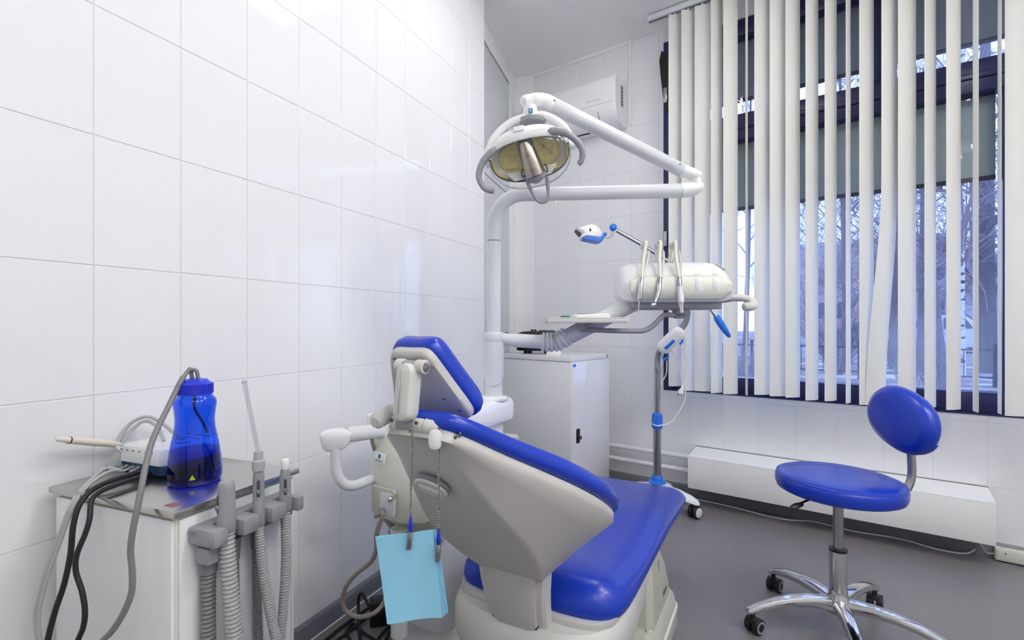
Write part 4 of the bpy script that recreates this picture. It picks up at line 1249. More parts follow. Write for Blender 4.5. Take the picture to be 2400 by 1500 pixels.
# amber two-lobed reflector behind a grey bezel
def lobe(sx):
    c = .060 * sx
    o = [(c + p[0], p[1] + .006) for p in sup(.061, .064, 2.8, 28)]
    return part(lamp, 'reflector', MB().pillow(o, [(-.002, .018), (.0, .014), (.005, -.004), (.014, -.016), (.028, -.023), (.045, -.025)], ML, False, True), M['reflector'], smooth=False)
lobe(-1)
lobe(1)
part(lamp, 'inner_panel', MB().pillow(oo, [(.004, .004), (.012, -.003), (.03, -.010), (.034, -.04)], ML, False, False), M['shell2'])
part(lamp, 'lower_panel', MB().loft([[Lq(x, y, z) for x, y, z in ((-.085, -.045, .014), (-.06, -.074, .03), (.06, -.074, .03), (.085, -.045, .014))], [Lq(x, y, z) for x, y, z in ((-.085, -.045, .008), (-.06, -.074, .022), (.06, -.074, .022), (.085, -.045, .008))]]), M['cream'])
part(lamp, 'bulb_bridge', MB().box(Lq(-.004, .045, .012), (.050, .060, .02), ML.to_3x3(), .003), M['bronze'])
part(lamp, 'bulb_cover', MB().tube([Lq(-.006, .036, .030), Lq(-.005, .030, .034), Lq(.004, -.03, .036), Lq(.010, -.068, .034), Lq(.011, -.076, .030)], [.024, .0255, .031, .034, .026], 28), M['bronze'])
part(lamp, 'cover_cup', MB().tube([Lq(.009, -.064, .032), Lq(.011, -.076, .028), Lq(.012, -.084, .022)], [.0365, .034, .018], 24), M['gplast'])
for sx in (-1, 1):
    part(lamp, 'spring_clip', MB().tube(crv([Lq(.009 + sx * .034, -.040, .034), Lq(.009 + sx * .042, -.052, .036), Lq(.009 + sx * .040, -.066, .036), Lq(.009 + sx * .034, -.062, .036)], 4), .002, 6), M['dgrey'])
# clear shield
so = lol(.134, .074, .104)
part(lamp, 'shield', MB().pillow(so, [(.001, .002), (.0, .03), (.006, .055), (.02, .072), (.045, .080), (.068, .082)], ML, False, True), M['shield'])
part(lamp, 'shield_rim', MB().tube([Lq(p[0] * .998, p[1] * .998, .003) for p in so], .0018, 6, closed=True), M['gplast'])
# grips
part(lamp, 'grip_handle', MB().tube(crv([Lq(-.088, .040, .045), Lq(-.118, .026, .05), Lq(-.150, .0, .055), Lq(-.168, -.035, .058), Lq(-.162, -.068, .060), Lq(-.146, -.084, .060), Lq(-.128, -.090, .058)], 6), [.004, .006, .008, .010] + [.0115] * 8 + [.0105] * 8 + [.0098] * 8 + [.0095] * 8 + [.004], 14), M['gplast'])
part(lamp, 'grip_handle', MB().tube(crv([Lq(.062, .052, .045), Lq(.098, .046, .055), Lq(.132, .030, .058), Lq(.158, .0, .058), Lq(.168, -.030, .058), Lq(.160, -.056, .058), Lq(.148, -.064, .056)], 6), [.004, .006, .008, .011] + [.013] * 8 + [.011] * 8 + [.010] * 8 + [.009] * 8 + [.004], 14), M['gplast'])
part(lamp, 'pull_loop', MB().tube(crv([Lq(-.020, -.082, .045), Lq(-.012, -.115, .045), Lq(.002, -.148, .045), Lq(.018, -.157, .045), Lq(.036, -.150, .045), Lq(.042, -.118, .045), Lq(.045, -.078, .045)], 6), [.006] * 6 + [.0052] * 24 + [.006] * 7, 10), M['gplast'])
for sx in (-1, 1):
    part(lamp, 'pivot_knob', MB().cyl(Lq(sx * .128, .002, -.02), Lq(sx * .150, .002, -.02), .017, .015, 20, .004), M['white'])
yk = crv([Lq(-.142, .0, -.022), Lq(-.138, .035, -.03), Lq(-.105, .080, -.04), Lq(-.05, .112, -.045), Lq(.01, .120, -.045), Lq(.07, .112, -.045), Lq(.118, .075, -.04), Lq(.143, .03, -.03), Lq(.146, .0, -.022)], 6)
part(lamp, 'yoke', MB().tube(yk, [.010] * 10 + [.0115] * (len(yk) - 20) + [.010] * 10, 16), M['white'])
NKt = pix(1243, 262, 1.615)
part(lamp, 'yoke_disc', MB().lathe([(.005, -.012), (.042, -.010), (.046, 0), (.03, .006), (.005, .006)], Matrix.Translation(pix(1248, 282, 1.625)), 32), M['gplast'])
part(lamp, 'neck_block', MB().tube([pix(1247, 300, 1.64), pix(1248, 282, 1.63)], .026, 20), M['gplast'])
nk = part(lamp, 'neck', MB().tube([pix(1243, 284, 1.62), NKt, pix(1243, 250, 1.615)], [.0235, .0235, .022], 28), M['white'])
MKn = frame(pix(1243, 267, 1.615) + V((0, -.0237, 0)), V((1, 0, 0)), Z, V((0, -1, 0)))
lg = part(nk, 'logo_square', MB().prism(rrect(.013, .016, .001), -.0005, .0006, MKn), M['teal'])
text(lg, 'logo_letter', 'F', MKn @ Matrix.Translation((.0, -.001, .0007)), .013, M['white'])
# arm head, sprung arm and elbow
AH0, AH1 = pix(1238, 241, 1.615), pix(1296, 246, 1.63)
hv = crv([pix(1224, 243, 1.61), pix(1230, 240, 1.612), pix(1248, 236, 1.615), pix(1270, 236, 1.62), pix(1288, 243, 1.625), pix(1300, 250, 1.63)], 5)
part(lamp, 'arm_head', MB().tube(hv, [.006, .011, .015, .018, .020] + [.022] * 6 + [.024] * 6 + [.0255] * 8 + [.026], 24), M['white'])
SA, SB = pix(1291, 245, 1.625), pix(1598, 399, 1.79)
part(lamp, 'sprung_arm', MB().tube([SA, SA.lerp(SB, .01), SA.lerp(SB, .5), SA.lerp(SB, .99), SB], [.022, .0258, .0250, .0240, .020], 28), M['enamel'])
part(lamp, 'arm_seam', MB().tube([SA.lerp(SB, .05) + V((.004, -.012, .0205)), SA.lerp(SB, .97) + V((.004, -.012, .0195))], .0018, 6), M['gplast'])
for s_ in (SA.lerp(SB, .02), SA.lerp(SB, .965)):
    part(lamp, 'pivot_screw', MB().cyl(s_ + V((0, -.0235, .006)), s_ + V((0, -.0265, .006)), .003, n=8), M['ink'])
el = crv([pix(1585, 394, 1.785), pix(1605, 402, 1.792), pix(1622, 407, 1.795), pix(1636, 414, 1.795), pix(1640, 420, 1.795)], 5)
part(lamp, 'elbow_cap', MB().tube(el, [.019] + [.0225] * 6 + [.021] * 4 + [.020] * 4 + [.018, .0165, .014, .011, .006, .002], 22), M['white'])
part(lamp, 'elbow_post', MB().cyl(pix(1633, 412, 1.795), pix(1633, 440, 1.795), .0165, n=24), M['white'])

# ------------------------------------------------------------------ instrument console on the delivery arm
KC = pix(1572, 712, 1.88)
cxv, cyv = V((.995, -.08, 0)).normalized(), V((-.08, -.995, 0)).normalized()     # right, toward the room
def Cq(x, d, z):
    return KC + cxv * x + cyv * d + Z * z
con = thing('instrument_console', 'white instrument console with a five-bay holder rail held out by the delivery arm', 'console', KC)
sec = [(-.14, .010), (.10, .0), (.135, .012), (.150, .035), (.150, .06), (.135, .085), (.10, .125), (.06, .148), (-.02, .157), (-.11, .150), (-.14, .12)]
secs = [(p.x, p.y) for p in crv([V((a, b, 0)) for a, b in sec], 3, True)]
cr = []
for x, k, dz in ((-.206, .30, .0), (-.203, .62, 0), (-.19, .84, 0), (-.165, .96, 0), (-.12, 1, 0), (.115, 1, 0), (.145, .96, -.002), (.172, .82, -.006), (.194, .64, -.010), (.204, .45, -.012), (.206, .2, -.012)):
    cr.append([Cq(x, (d) * k, .065 + (z - .065) * k + dz) for d, z in secs])
part(con, 'body', MB().loft(cr), M['white'])
rail = []
for x, k in ((-.175, .55), (-.16, .9), (-.13, 1), (.13, 1), (.15, .92), (.172, .55)):
    rail.append([Cq(x, d, .052 + (z - .052) * k) for d, z in ((.12, .010), (.148, .012), (.160, .030), (.160, .068), (.149, .088), (.12, .100))])
rl = part(con, 'holder_rail', MB().loft(rail), M['cream'])
BX = (-.138, -.075, -.01, .058, .118)
for bx_ in BX:
    part(rl, 'bay_cup', MB().ell((0, 0, 0), (.018, .010, .030), frame(Cq(bx_, .154, .058), cxv, -cyv, Z) , 18, 10), M['white'])
    part(rl, 'bay_marker', MB().prism(rrect(.022, .006, .002), 0, .0016, frame(Cq(bx_, .146, .099), cxv, (Z * .75 - cyv * .66).normalized(), (Z * .66 + cyv * .75).normalized())), M['cream'])
part(con, 'under_tray', MB().prism([(p[0], p[1] - .005) for p in rrect(.33, .22, .03)], -.022, .006, frame(KC, cxv, cyv, Z), .006), M['gplast'])
part(con, 'keypad', MB().prism(rrect(.046, .10, .006), 0, .0025, frame(Cq(.170, .0, .134), (cxv * .82 - Z * .574).normalized(), cyv, (cxv * .574 + Z * .82).normalized()), .001), M['enamel'])
for k in range(5):
    part(con, 'key', MB().box(Cq(.162 + .018 * (k % 2), -.034 + .017 * k, .1425 - .0125 * (k % 2)), (.013, .009, .003), Matrix.Rotation(.64, 3, 'Y'), .001), M['gplast'])
part(con, 'pull_handle', MB().tube(crv([Cq(.175, .03, .012), Cq(.215, .05, .018), Cq(.245, .062, .018), Cq(.268, .072, .008), Cq(.272, .085, -.008), Cq(.255, .10, -.015), Cq(.228, .105, -.014)], 6), [.012] * 8 + [.0135] * 10 + [.0155] * 10 + [.016] * 7 + [.015, .009], 16), M['gplast'] if False else M['shell2'])
part(con, 'tray_boss', MB().lathe([(.02, -.045), (.028, -.040), (.030, -.02), (.026, -.018)], Matrix.Translation(Cq(.02, .06, 0)), 24), M['gplast'])
part(con, 'tray_arm', MB().tube(crv([Cq(.018, .06, -.042), Cq(-.010, .07, -.045), pix(1556, 739, 1.80), pix(1530, 764, 1.80), pix(1512, 774, 1.80), pix(1490, 776, 1.80), pix(1430, 775, 1.80), pix(1362, 772, 1.80)], 6), .0092, 14), M['gplast'])
part(con, 'tray_arm_block', MB().box(Cq(.016, .06, -.046), (.036, .03, .022), None, .003), M['gplast2'])
part(con, 'tray_bracket', MB().lathe([(.018, -.034), (.018, -.02), (.024, -.016), (.03, -.008), (.03, -.004)], Matrix.Translation(pix(1368, 752, 1.80)), 24), M['gplast'])
# instrument tray and what lies on it
TC = pix(1368, 752, 1.80)
tr = thing('instrument_tray', 'light grey instrument tray on a bent arm below the console', 'tray', TC)
part(tr, 'tray_plate', MB().prism(rrect(.290, .20, .012), -.008, .008, Matrix.Translation(TC), .003), M['shell2'])
part(tr, 'tray_lip', MB().tube([TC + V((p[0], p[1], .009)) for p in rrect(.286, .196, .012)], .0025, 6, closed=True), M['shell2'])
p0 = TC + V((-.074, -.06, .008))
gb = thing('bite_block', 'small green rubber block with a pale green tab on the instrument tray', 'block', p0)
part(gb, 'block', MB().prism(rrect(.032, .05, .006), 0, .010, Matrix.Translation(p0), .003), M['green'])
part(gb, 'tab', MB().prism(rrect(.085, .02, .003), .0, .0016, Matrix.Translation(p0 + V((0, .01, 0)))), M['clear'])
p1 = TC + V((.02, -.03, .008))
gz = MB()
ring = []
for zz, ins in ((0, .0), (.004, -.002), (.010, -.001), (.013, .004), (.0135, .02)):
    ring.append([p1 + V((p[0] + .002 * math.sin(p[1] * 90), p[1], zz + (.004 * math.exp(-((p[0] + .04) / .012) ** 2) + .005 * math.exp(-((p[0] - .05) / .01) ** 2)) * (1 if zz > .009 else 0))) for p in inset(rrect(.125, .09, .01, 6), ins)])
solo('folded_napkin', gz.loft(ring), M['paper'], 'folded white paper napkin on the instrument tray', 'napkin', p1)

# three handpieces on whip arms in front of the rail
def whip(bx_, lean, top_dx):
    b = Cq(bx_, .162, .085)
    t = b + cxv * top_dx + V((0, .07, .0)) + Z * .135
    return b, t
def handpiece(name, label, bx_, tip, top_dx, kind):
    b, t = whip(bx_, 0, top_dx)
    h = thing(name, label, 'handpiece', b, 'handpieces on the console rail')
    back = Cq(bx_ + top_dx * 1.1, -.02, .15)
    part(h, 'whip_arm', MB().tube(crv([back, back.lerp(t, .6) + V((0, .01, 0)), t, t + V((0, -.012, -.004)), t.lerp(b, .35), t.lerp(b, .75), b], 5), [.0065] * 8 + [.007] * 15 + [.0062] * 7 + [.005], 10), M['cream'])
    part(h, 'pulley', MB().cyl(t + cxv * -.014 + V((0, .006, -.012)), t + cxv * .012 + V((0, .006, -.012)), .0125, n=16, bev=.002), M['shell2'])
    part(h, 'hose', MB().tube(crv([back + cxv * .012, t + cxv * .016 + V((0, .012, -.03)), t.lerp(b, .5) + cxv * .014, b + cxv * .005], 6), .0042, 8), M['shell2'])
    if kind == 'scaler':
        part(h, 'sleeve', MB().tube([b + Z * .006, b.lerp(tip, .02), b.lerp(tip, .66), b.lerp(tip, .72)], [.006, .0092, .0085, .004], 16), M['chrome'])
        part(h, 'tip', MB().tube(crv([b.lerp(tip, .70), b.lerp(tip, .92), tip, tip + cxv * -.010 + Z * -.008], 4), [.0035] + [.002] * 11 + [.0012], 8), M['chrome'])
    elif kind == 'turbine':
        m1 = b.lerp(tip, .5) + cxv * .006
        part(h, 'coupling', MB().tube([b + Z * .004, b.lerp(m1, .1), b.lerp(m1, .5)], [.006, .0085, .0085], 16), M['tubesteel'])
        part(h, 'body', MB().tube(crv([b.lerp(m1, .5), m1, tip + Z * .010 + cxv * .004], 5), [.0085] * 5 + [.007, .0065, .006, .0058, .0055, .005], 16), M['chrome'])
        part(h, 'head', MB().tube([tip + cxv * .006 + Z * .003, tip + cxv * -.008 + Z * -.001], .0075, 16), M['chrome'])
    else:
        part(h, 'coupling', MB().tube([b + Z * .004, b.lerp(tip, .06), b.lerp(tip, .26)], [.006, .0095, .0085], 16), M['tubesteel'])
        part(h, 'motor', MB().tube([b.lerp(tip, .26), b.lerp(tip, .45), b.lerp(tip, .50), b.lerp(tip, .72)], [.0085, .0085, .0115, .0105], 16), M['enamel'])
        part(h, 'nose_cone', MB().tube([b.lerp(tip, .72), b.lerp(tip, .78), b.lerp(tip, .95), tip], [.0105, .008, .0062, .0055], 16), M['chrome'])
    return h
handpiece('scaler_handset', 'slim silver scaler handpiece with a hooked tip on the console rail', BX[0], Cq(BX[0] - .016, .185, -.028), .030, 'scaler')
handpiece('turbine_handpiece', 'polished bent turbine handpiece with a round head on the console rail', BX[1], Cq(BX[1] - .026, .185, -.012), .018, 'turbine')
handpiece('motor_handpiece', 'straight motor handpiece with white sleeve and angled nose on the console rail', BX[2], Cq(BX[2] + .004, .185, -.038), .006, 'motor')

# ------------------------------------------------------------------ dental chair
PHI = math.radians(28)
ca_, cr_ = V((math.sin(PHI), math.cos(PHI), 0)), V((math.cos(PHI), -math.sin(PHI), 0))
CO = V((.066, 1.33, 0))
def Ch(u, v, z):
    return CO + cr_ * u + ca_ * v + Z * z
MCh = frame(CO, cr_, ca_, Z)
chair = thing('dental_chair', 'reclined dental chair with blue vinyl pads and grey back shell', 'dental chair', Ch(0, .4, 0))
# base
skirt_o = [(p[0], p[1] + .55) for p in rrect(.50, .40, .05, 6)]
base = part(chair, 'base_skirt', MB().pillow(skirt_o, [(0, 0), (0, .02), (.004, .07), (.012, .105), (.03, .125), (.06, .13)], MCh), M['creamd'])
part(base, 'skirt_strip', MB().pillow(skirt_o, [(.008, .050), (-.003, .055), (-.002, .066), (.01, .072)], MCh), M['cream'])
tw = []
for z, u, v0, v1 in ((.118, .225, .40, .70), (.15, .224, .40, .70), (.24, .216, .43, .665), (.33, .205, .455, .60), (.37, .195, .465, .575)):
    tw.append([Ch(x, y, z) for x, y in ((-u + .02, v0), (u - .02, v0), (u, v0 + .02), (u, v1 - .02), (u - .02, v1), (-u + .02, v1), (-u, v1 - .02), (-u, v0 + .02))])
twp = part(chair, 'base_tower', MB().loft(tw), M['creamd'], angle=25)
part(twp, 'tower_slot', MB().prism(rrect(.008, .045, .004), -.001, .002, frame(Ch(.213, .55, .27), ca_, Z, cr_)), M['gplast'])
MTx = frame(Ch(.2255, .60, .165), ca_, Z, cr_) @ Matrix.Rotation(math.radians(4), 4, 'Z')
text(twp, 'model_lettering', 'Fiona', MTx, .030, M['ink'])
part(chair, 'lift_arm', MB().prism([(p[0], p[1] + .18) for p in rrect(.28, .42, .03)], .10, .30, MCh, .01), M['enamel'])
part(chair, 'lift_foot', MB().prism([(p[0], p[1] + .30) for p in rrect(.30, .30, .03)], 0, .12, MCh, .01), M['enamel'])
# seat pad and the shell under it
def seat_ol(grow=0, v0=-.055, v1=1.06):
    R = [(.0, v0), (.10, v0 - .004), (.18, v0 + .006), (.222, v0 + .04), (.240, v0 + .11), (.243, .25), (.243, .50), (.243, .75), (.240, v1 - .12), (.226, v1 - .045), (.18, v1 - .006), (.10, v1)]
    L = [(-x, y) for x, y in R[1:]][::-1] 
    P = R + [(0, v1)] + L
    o = [(p.x, p.y) for p in crv([V((a, b, 0)) for a, b in P], 3, True)]
    return inset(o, -grow) if grow else o
so_ = seat_ol()
def full_(R):
    R = list(R)
    return R + [(-x, y) for x, y in R[1:-1]][::-1]
def dish(u, v):
    """seat surface: hollow in the middle, rising at the back and under the knees"""
    return -.045 * max(0, (v - .55) / .5) - .012 * math.exp(-(u / .16) ** 2) * math.exp(-((v - .25) / .22) ** 2) + .030 * math.exp(-((v - .02) / .10) ** 2) * math.exp(-(u / .30) ** 2) + .006 * math.exp(-((v - .60) / .16) ** 2)
rings = []
for d, z in ((.03, .378), (.010, .380), (.0, .390), (-.003, .403), (.002, .418), (.014, .432), (.034, .4435), (.06, .4495), (-.75, .451), (-.5, .4515), (-.25, .4515)):
    rings.append([Ch(p[0], p[1], z + dish(p[0], p[1]) * max(0, min(1, (z - .39) / .05)) - .03 * max(0, (p[1] - .55) / .5) * (1 - max(0, min(1, (z - .39) / .05)))) for p in (inset(so_, d) if d > -.1 else shr(inset(so_, .06), -d))])
part(chair, 'seat_pad', MB().loft(rings), M['vinyl'], angle=60)
sh = seat_ol(0, -.09, .90)
part(chair, 'seat_shell', MB().pillow(sh, [(.10, .315), (.08, .32), (.05, .335), (.022, .362), (.012, .378), (.012, .392)], MCh), M['shell2'])
rear_ol = [(p.x, p.y) for p in crv([V((a, b, 0)) for a, b in full_((( .0, -.145), (.10, -.140), (.18, -.110), (.228, -.05), (.240, .05), (.232, .20), (.20, .36), (.0, .40)))], 3, True)]
part(chair, 'seat_rear_cap', MB().pillow([(p[0] * 1.0, p[1]) for p in rear_ol], [(.05, .225), (.014, .248), (.0, .29), (.0, .345), (.008, .368), (.02, .378)], MCh), M['shell2'])
# bracket that carries the back
bk = []
for v, z, w in ((-.108, .345, .058), (-.130, .38, .060), (-.147, .43, .064), (-.157, .47, .068), (-.162, .52, .072), (-.162, .57, .075)):
    bk.append([Ch(x, v + y, z) for x, y in ((-w, 0), (-w + .02, -.008), (w - .02, -.008), (w, 0), (w, .05), (-w, .05))])
part(chair, 'back_bracket', MB().loft(bk), M['shell'], angle=25)
sp2 = []
for v, z, w in ((-.090, .345, .078), (-.112, .38, .082), (-.129, .43, .086), (-.139, .47, .090), (-.144, .52, .095), (-.144, .57, .098)):
    sp2.append([Ch(x, v + y, z) for x, y in ((-w, 0), (-w + .008, -.006), (w - .008, -.006), (w, 0), (w, .03), (-w, .03))])
part(chair, 'bracket_side_strip', MB().loft(sp2), M['shell2'], angle=25)
part(chair, 'bracket_slot', MB().box(Ch(0, -.116, .380), (.124, .030, .004), Matrix((cr_, ca_, Z)).transposed(), .001), M['gap'])
# back: cushion plane and rear shell
TQ = V((-.52, .965))
qd = V((.858, -.515))
qn = V((.515, .858))
def Bq(u, q, off):
    """u across, q down the back from its top edge, off out of the cushion plane"""
    u += .022 * max(0, 1 - q / .6)
    return Ch(u, TQ.x + qd.x * q + qn.x * off, TQ.y + qd.y * q + qn.y * off)
RT = [(.0, .0), (.035, .0), (.068, .010), (.096, .05), (.128, .12), (.174, .20), (.219, .29), (.245, .38), (.250, .46), (.236, .53), (.195, .585), (.11, .61), (.0, .615)]
def full(R):
    return R + [(-x, y) for x, y in R[1:-1]][::-1]
fo = [(p.x, p.y) for p in crv([V((a, b, 0)) for a, b in full(RT)], 3, True)]
pad = MB()
prs = []
for d, o_ in ((.03, -.022), (.006, -.022), (-.003, -.014), (-.005, -.004), (-.002, .008), (.008, .017), (.025, .022), (.045, .024), (-.7, .025), (-.35, .025)):
    prs.append([Bq(p[0], p[1], o_ * (.35 + .65 * min(1, max(0, p[1]) / .25)) if o_ > 0 else o_ - .004 * (1 - min(1, max(0, p[1]) / .25))) for p in (inset(fo, d) if d > -.1 else shr(inset(fo, .045), -d))])
part(chair, 'back_pad', pad.loft(prs), M['vinyl'], angle=60)
RB = [(.0, .0), (.024, .0), (.044, .012), (.062, .07), (.082, .15), (.102, .23), (.116, .31), (.118, .38), (.112, .44), (.100, .50), (.082, .555), (.045, .585), (.0, .59)]
ro = [(p.x, p.y) for p in crv([V((a, b, 0)) for a, b in full(RB)], 3, True)]
rd = (V((-.125, .485)) - V((-.535, .925)))
def Rq(u, h):
    f = h / .59
    u += .022 * max(0, 1 - f)
    bulge = -.012 * math.sin(math.pi * f)
    return Ch(u, -.535 + rd.x * f + bulge, .925 + rd.y * f + bulge)
front = [Bq(p[0], p[1], -.026) for p in inset(fo, .004)]
front0 = [Bq(p[0], p[1], -.022) for p in inset(fo, .010)]
front2 = [Bq(p[0], p[1], -.044) for p in inset(fo, .003)]
rear = [Rq(*p) for p in ro]
sh_r = [front0, front, front2]
for t in (.28, .55, .80, .94):
    sh_r.append([a.lerp(b, t) for a, b in zip(front2, rear)])
sh_r.append([a.lerp(b, 1.0) for a, b in zip(front2, rear)])
for k_ in (.93, .8, .6, .35, .12):
    sh_r.append([Rq(*p) - ca_ * (.010 * (1 - k_ * k_)) for p in shr(ro, k_)])
bs_ = part(chair, 'back_shell', MB().loft(sh_r), M['shell'], angle=75)
# oval plug in the shell
oc = V(Rq(-.012, .135)) - ca_ * .019
on = (V((0, 0, 0)) - (ca_ * .73 + Z * .68)).normalized()
on = (-ca_ * .74 - Z * .66).normalized()
oy = (Z * .74 - ca_ * .66).normalized()
MO = frame(oc, cr_, oy, on) @ Matrix.Rotation(math.radians(-28), 4, 'Z')
part(bs_, 'oval_plug_rim', MB().pillow(sup(.036, .028, 2.1, 36), [(0, -.006), (0, .002), (.002, .003)], MO), M['gplast2'])
pg_ = part(bs_, 'oval_plug', MB().pillow(sup(.034, .026, 2.1, 36), [(0, -.004), (0, .005), (.003, .007), (.006, .006)], MO), M['shell2'])
part(pg_, 'plug_bar', MB().ell((0, 0, .006), (.026, .007, .005), MO, 16, 8), M['shell2'])
# headrest: double joint, flat arm, plate and pad
JL, JU = (-.525, .942), (-.522, 1.044)
hr = part(chair, 'headrest_mount', MB().cyl(Ch(-.034, JL[0], JL[1]), Ch(.040, JL[0], JL[1]), .0135, n=24), M['gplast'])
for x0, x1 in ((-.036, -.020), (.016, .038)):
    part(hr, 'mount_knuckle', MB().cyl(Ch(x0, JL[0], JL[1]), Ch(x1, JL[0], JL[1]), .0150, n=24, bev=.003), M['shell2'])
    part(hr, 'knuckle_screw', MB().cyl(Ch((x0 + x1) / 2, JL[0] - .0145, JL[1] + .007), Ch((x0 + x1) / 2, JL[0] - .0175, JL[1] + .0085), .003, n=10), M['dgrey'])
part(hr, 'mount_block', MB().tube([Ch(.040, JL[0], JL[1]), Ch(.050, JL[0], JL[1]), Ch(.070, JL[0] + .012, JL[1] - .008)], [.016, .0155, .011], 16).box(Ch(.062, JL[0] + .012, JL[1] - .010), (.04, .024, .020), Matrix((cr_, ca_, Z)).transposed(), .005), M['shell2'])
part(hr, 'mount_slot', MB().box(Ch(.080, JL[0] + .010, JL[1] - .013), (.03, .014, .012), Matrix((cr_, ca_, Z)).transposed() @ Matrix.Rotation(.4, 3, 'Y'), .002), M['dgrey'])
arm_o = rrect(.036, .102, .0175, 8)
part(chair, 'headrest_arm', MB().pillow(arm_o, [(.010, -.012), (.002, -.008), (0, -.003), (0, .014), (.003, .022), (.012, .027)], frame(Ch(.004, (JL[0] + JU[0]) / 2 - .006, (JL[1] + JU[1]) / 2 + .006), cr_, (Z * .99 + ca_ * .13).normalized(), (-ca_ * .99 + Z * .13).normalized())), M['shell2'])
uk = part(chair, 'headrest_pivot', MB().cyl(Ch(-.022, JU[0], JU[1]), Ch(.022, JU[0], JU[1]), .0105, n=24), M['gplast'])
for x0, x1 in ((-.030, -.014), (.015, .033)):
    part(uk, 'pivot_knuckle', MB().cyl(Ch(x0, JU[0], JU[1]), Ch(x1, JU[0], JU[1]), .0128, n=24, bev=.002), M['shell2'])
part(uk, 'pivot_bolt', MB().cyl(Ch(.032, JU[0], JU[1]), Ch(.0355, JU[0], JU[1]), .0082, n=20, bev=.001), M['bronze'])
lvm = part(chair, 'headrest_lever', MB().tube([Ch(-.02, JL[0] + .02, JL[1] + .030), pix(925, 958, .905), pix(915, 965, .895)], .0098, 16), M['gplast'])
part(lvm, 'lever_grip', MB().tube([pix(919, 962, .90), pix(915, 965, .895), pix(893, 980, .875), pix(882, 987, .865), pix(877, 990, .86)], [.0115, .0138, .0155, .0148, .009], 18), M['shell2'])
part(lvm, 'lever_ring', MB().tube([pix(918, 962.5, .899), pix(915, 964.5, .895)], .0142, 18), M['cream'])
# head plate: top edge narrow at the pivot, wider lower edge, pad on the far side
HT, HBm = V((-.505, 1.066)), V((-.43, .945))
hdv = (HBm - HT).normalized()
hlen = (HBm - HT).length
hnv = V((-hdv.y, hdv.x))
if hnv.x < 0:
    hnv = -hnv
def Hq(u, h, off):
    return Ch(u - .020, HT.x + hdv.x * h + hnv.x * off, HT.y + hdv.y * h + hnv.y * off)
RH = [(.0, -.004), (.032, -.004), (.046, .006), (.056, .03), (.070, .07), (.085, .112), (.089, .134), (.080, .148), (.05, .152), (.0, .152)]
ho_ = [(p.x, p.y) for p in crv([V((a, b, 0)) for a, b in full(RH)], 5, True)]
part(chair, 'headrest_plate', MB().loft([[Hq(p[0], p[1], o_) for p in shr(ho_, k_)] for k_, o_ in ((.2, -.005), (.6, -.005), (.88, -.0045), (.96, -.003), (1.0, .003), (1.0, .014))]), M['shell'], angle=50)
for u, h in ((-.034, .012), (.034, .012), (.045, .10), (.070, .125)):
    part(chair, 'plate_screw', MB().ell((0, 0, 0), (.006, .004, .0015), frame(Hq(u, h, -.004), cr_, ca_ * hdv.x + Z * hdv.y, ca_ * hnv.x + Z * hnv.y), 12, 6), M['gplast2'])
part(chair, 'headrest_pad', MB().loft([[Hq(p[0], p[1], o_) for p in inset(ho_, d)] for d, o_ in ((.004, .010), (-.005, .016), (-.008, .028), (-.005, .042), (.003, .053), (.014, .061), (.028, .066), (.044, .068))]), M['vinyl'], angle=80)
# left armrest beyond the back
ar = part(chair, 'armrest', MB().pillow([(p[0], p[1]) for p in rrect(.075, .26, .03, 6)], [(.01, -.014), (0, -.008), (0, .006), (.008, .014), (.02, .016)], frame(Ch(-.34, .38, .695), cr_, (ca_ * .97 - Z * .2).normalized(), (Z * .97 + ca_ * .2).normalized())), M['shell2'])
part(ar, 'armrest_post', MB().tube(crv([Ch(-.34, .40, .68), Ch(-.335, .40, .55), Ch(-.30, .38, .44), Ch(-.22, .36, .36)], 6), .018, 12), M['shell2'])

# ------------------------------------------------------------------ bib holder chains and paper bibs hanging off the headrest
def chain(name, pts, lab):
    P = crv(pts, 10)
    L = [0]
    for i in range(1, len(P)):
        L.append(L[-1] + (P[i] - P[i - 1]).length)
    n = int(L[-1] / .0046)
    j = 0
    mb = MB()
    for k in range(n + 1):
        s = L[-1] * k / n
        while j < len(L) - 2 and L[j + 1] < s:
            j += 1
        p = P[j].lerp(P[j + 1], (s - L[j]) / max(1e-9, L[j + 1] - L[j]))
        mb.ell(p, (.0021, .0021, .0021), None, 6, 5)
    mb.tube(P, .0007, 5)
    return mb
CH1 = Ch(.008, -.545, .925)
Yl = CH1.y
xl = lambda px, Y: (px - 1200) / F_PX * Y
b0 = pix(966, 1003, .835)
cl = thing('bib_chain', 'silver ball chain with blue-ended clips hanging from the chair headrest', 'bib chain', b0)
YB = b0.y
k0, k1_ = pix(965, 1003, YB), pix(962, 1214, YB)
part(cl, 'ball_chain', chain('c', [Ch(.0, -.53, .922), k0, k0.lerp(k1_, .5), k1_], ''), M['tubesteel'])
r0, r1 = pix(1028, 1003, YB), pix(1028, 1243, YB)
part(cl, 'ball_chain', chain('c', [Ch(.10, -.515, .93), pix(1031, 1003, YB - .0), pix(1029, 1015, YB - .006), r0.lerp(r1, .5), r1], ''), M['tubesteel'])
part(cl, 'ball_chain', chain('c', [Ch(.085, -.512, .94), Ch(.095, -.51, .945), Ch(.10, -.515, .93)], ''), M['tubesteel'])
part(cl, 'size_tag', MB().pillow(sup(.011, .017, 2.8, 24), [(.003, -.0025), (0, -.001), (0, .001), (.003, .0025)], frame(pix(1020, 1030, YB - .012), V((1, 0, 0)), Z, V((0, -1, 0)))), M['white'])
